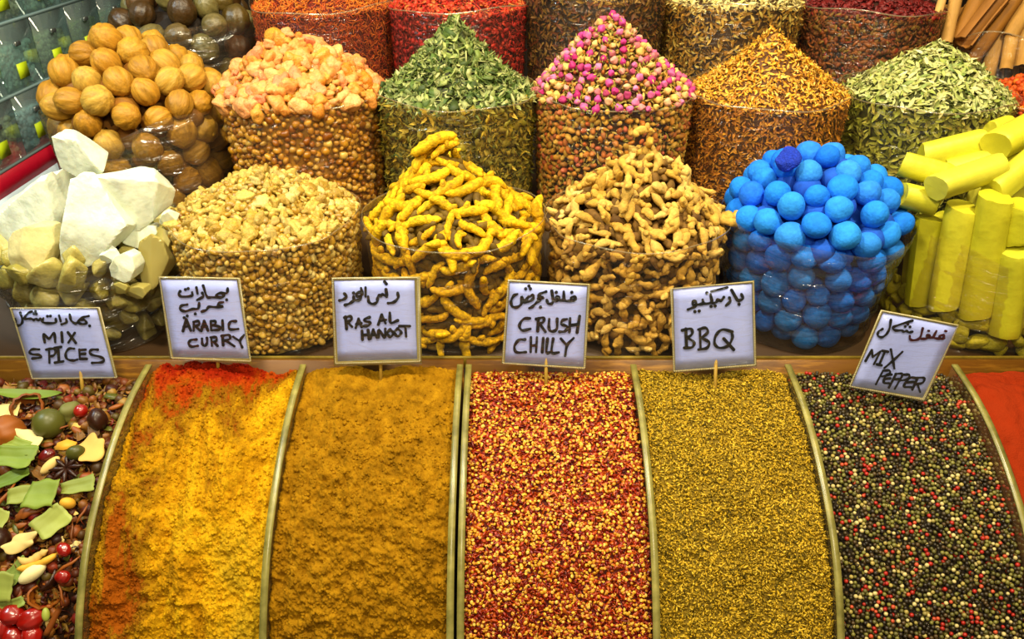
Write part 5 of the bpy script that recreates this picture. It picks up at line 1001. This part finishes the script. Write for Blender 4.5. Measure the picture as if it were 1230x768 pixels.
sign('white handwritten sign reading mix pepper, strongly tilted', np.array([1010., 365.]), 6.4, [(325, 68), (895, 178), (630, 725), (80, 632)], [(308, 46), (908, 160), (646, 754), (60, 640)],
 [[(795, 265), (770, 270), (760, 250), (790, 240), (785, 265), (740, 268), (715, 255), (735, 210)], [(715, 258), (670, 262), (665, 240), (682, 245), (660, 268), (620, 270)], [(630, 190), (610, 260), (570, 280), (535, 275), (530, 250)], [(803, 210), (812, 211)], [(672, 208), (680, 209)],
  [(550, 215), (525, 220), (505, 210), (485, 215), (465, 205), (420, 205), (400, 185), (440, 165), (550, 130)], [(385, 125), (375, 190), (350, 235), (315, 258), (285, 245), (290, 215), (320, 195)],
  [(190, 440), (238, 357)], [(238, 357), (245, 410)], [(245, 410), (305, 367)], [(305, 367), (255, 465)], [(340, 368), (295, 470)], [(320, 362), (362, 370)], [(278, 466), (312, 474)], [(385, 352), (400, 430), (412, 500)], [(474, 370), (408, 432), (335, 495)],
  [(325, 515), (270, 620)], [(325, 515), (375, 515), (370, 545), (315, 560)], [(390, 545), (350, 548), (330, 605), (370, 612)], [(345, 577), (380, 575)], [(425, 540), (370, 645)], [(420, 540), (470, 540), (460, 575), (410, 582)], [(475, 550), (415, 655)], [(470, 547), (525, 547), (515, 580), (455, 592)], [(580, 572), (530, 572), (485, 635), (540, 642)], [(512, 605), (560, 602)], [(590, 572), (550, 660)], [(585, 570), (640, 572), (630, 607), (575, 620)], [(590, 620), (610, 680)]],
 13, (1058, 476), dots=[(495, 175), (515, 158), (532, 178)], red=(0, 1, 2, 3, 4), Y=1.135)

# ================================================================== ACRYLIC RACK AT LEFT
XR = -1.20
rk = empty('acrylic_rack', (XR - .1, 2.3, CZ - .82)); tag(rk, 'clear acrylic rack of small spice compartments with yellow labels at the left', 'rack')
M_rack = clear('rack_acrylic', tint=(.86, .95, .95), haze=.10, gloss=.4, rough=.04, hazecol=(.6, .8, .85)); M_redst = mat('crimson_board', ['b00828'], src='noise', rough=.4, mottle=.1); M_wht = mat('white_board', ['c0d4e8'], src='noise', rough=.5, mottle=.05)
M_yl = mat('yellow_label', ['b8d018'], src='noise', rough=.5, mottle=.05); M_met = mat('metal_latch', ['a8b4b8'], src='noise', rough=.2); M_met.node_tree.nodes['Principled BSDF'].inputs['Metallic'].default_value = .9
M_strip = mat('rack_frame', ['7c9498', '6a8084'], src='noise', rough=.25, mottle=.2)
zs = [CZ - .630, CZ - .484, CZ - .328, CZ - .172, CZ - .02]; ys = [1.55, 1.73, 1.90, 2.07, 2.245, 2.43, 2.62, 2.80]
for z in zs: box('shelf', (XR - .17, ys[0], z - .004), (XR, ys[-1], z + .004), M_strip, rk)
for y in ys: box('divider', (XR - .17, y - (.007 if y == 2.245 else .002), zs[0]), (XR - .001, y + (.007 if y == 2.245 else .002), zs[-1]), M_strip if y == 2.245 else M_rack, rk)
box('back', (XR - .18, ys[0], zs[0]), (XR - .171, ys[-1], zs[-1]), mat('rack_back', ['3c7078'], src='noise', rough=.5), rk)
box('red_board', (XR - .02, ys[0] - .1, zs[0] - .052), (XR + .004, ys[-1], zs[0] - .005), M_redst, rk)
box('white_board', (XR - .02, ys[0] - .1, zs[0] - .30), (XR + .012, ys[-1], zs[0] - .053), M_wht, rk)
cc = [['c8c8a0', 'a8a878'], ['8cc0d0', 'c8dce0'], ['a8b890', '889c70'], ['a83828', '7c2018'], ['2c6c5c', '1c4c44'], ['88b4a8', 'a8ccc0'], ['b89c60', '90784c'], ['5c7c3c', '48602c']]
rr = np.random.default_rng(9); idx = [1, 0, 2, 5, 4, 7, 6, 3]
names_c = ['beige', 'pale blue', 'light green', 'dark red', 'teal', 'grey green', 'tan', 'olive']
for zi in range(4):
    for yi in range(7):
        y0, y1, z0, z1 = ys[yi] + .003, ys[yi + 1] - .003, zs[zi] + .005, zs[zi + 1] - .005
        box('door_panel', (XR - .001, y0, z0), (XR + .001, y1, z1), M_rack, rk)
        yc = (y0 + y1) / 2
        lb = box('label', (XR + .0015, yc - .022, z0 + .022), (XR + .0025, yc + .022, z0 + .057), M_yl, rk)
        lt = box('latch', (XR + .0015, yc - .012, z1 - .05), (XR + .010, yc + .012, z1 - .038), M_met, rk, .003)
        ci = (zi * 3 + yi * 5) % 8 if not (zi == 0 and yi in (1, 2)) else (0 if yi == 1 else 1)
        n_ = 350; fill = .095; P = np.c_[rr.uniform(XR - .16, XR - .012, n_), rr.uniform(y0 + .01, y1 - .01, n_), rr.uniform(z0 + .006, z0 + fill, n_)]; P[:, 0] = np.where(rr.random(n_) < .75, XR - .010 - rr.uniform(0, .006, n_), P[:, 0])
        g = merged([sh_lump(i, 0, .3) for i in range(4)], P, frames(np.tile([1., 0, 0], (n_, 1)), rr, 1), rr.uniform(.004, .010, n_), rr)
        hi = np.array([XR - .012, y1 - .006, z0 + fill]); lo = np.array([XR - .165, y0 + .006, z0]); c = (lo + hi) / 2; h = (hi - lo) / 2
        bv = np.array([[a, b, d] for a in (-1, 1) for b in (-1, 1) for d in (-1, 1)]) * h + c; bf = np.array([[0, 1, 3, 2], [4, 6, 7, 5], [0, 4, 5, 1], [2, 3, 7, 6], [0, 2, 6, 4], [1, 5, 7, 3]]); bf = np.concatenate([bf[:, :3], bf[:, [0, 2, 3]]])
        key = f'rack_spice_{names_c[ci]}'; mm = bpy.data.materials.get(key) or mat(key, cc[ci], rough=.8)
        stuff('dry_goods', [(bv, bf), g], [mm, mm], f'{names_c[ci]} dry goods in shelf {["one", "two", "three", "four"][zi]} from the bottom, compartment {["one", "two", "three", "four", "five", "six", "seven"][yi]} from the near end of the rack', 'dry goods', False, loc=tuple(lo))
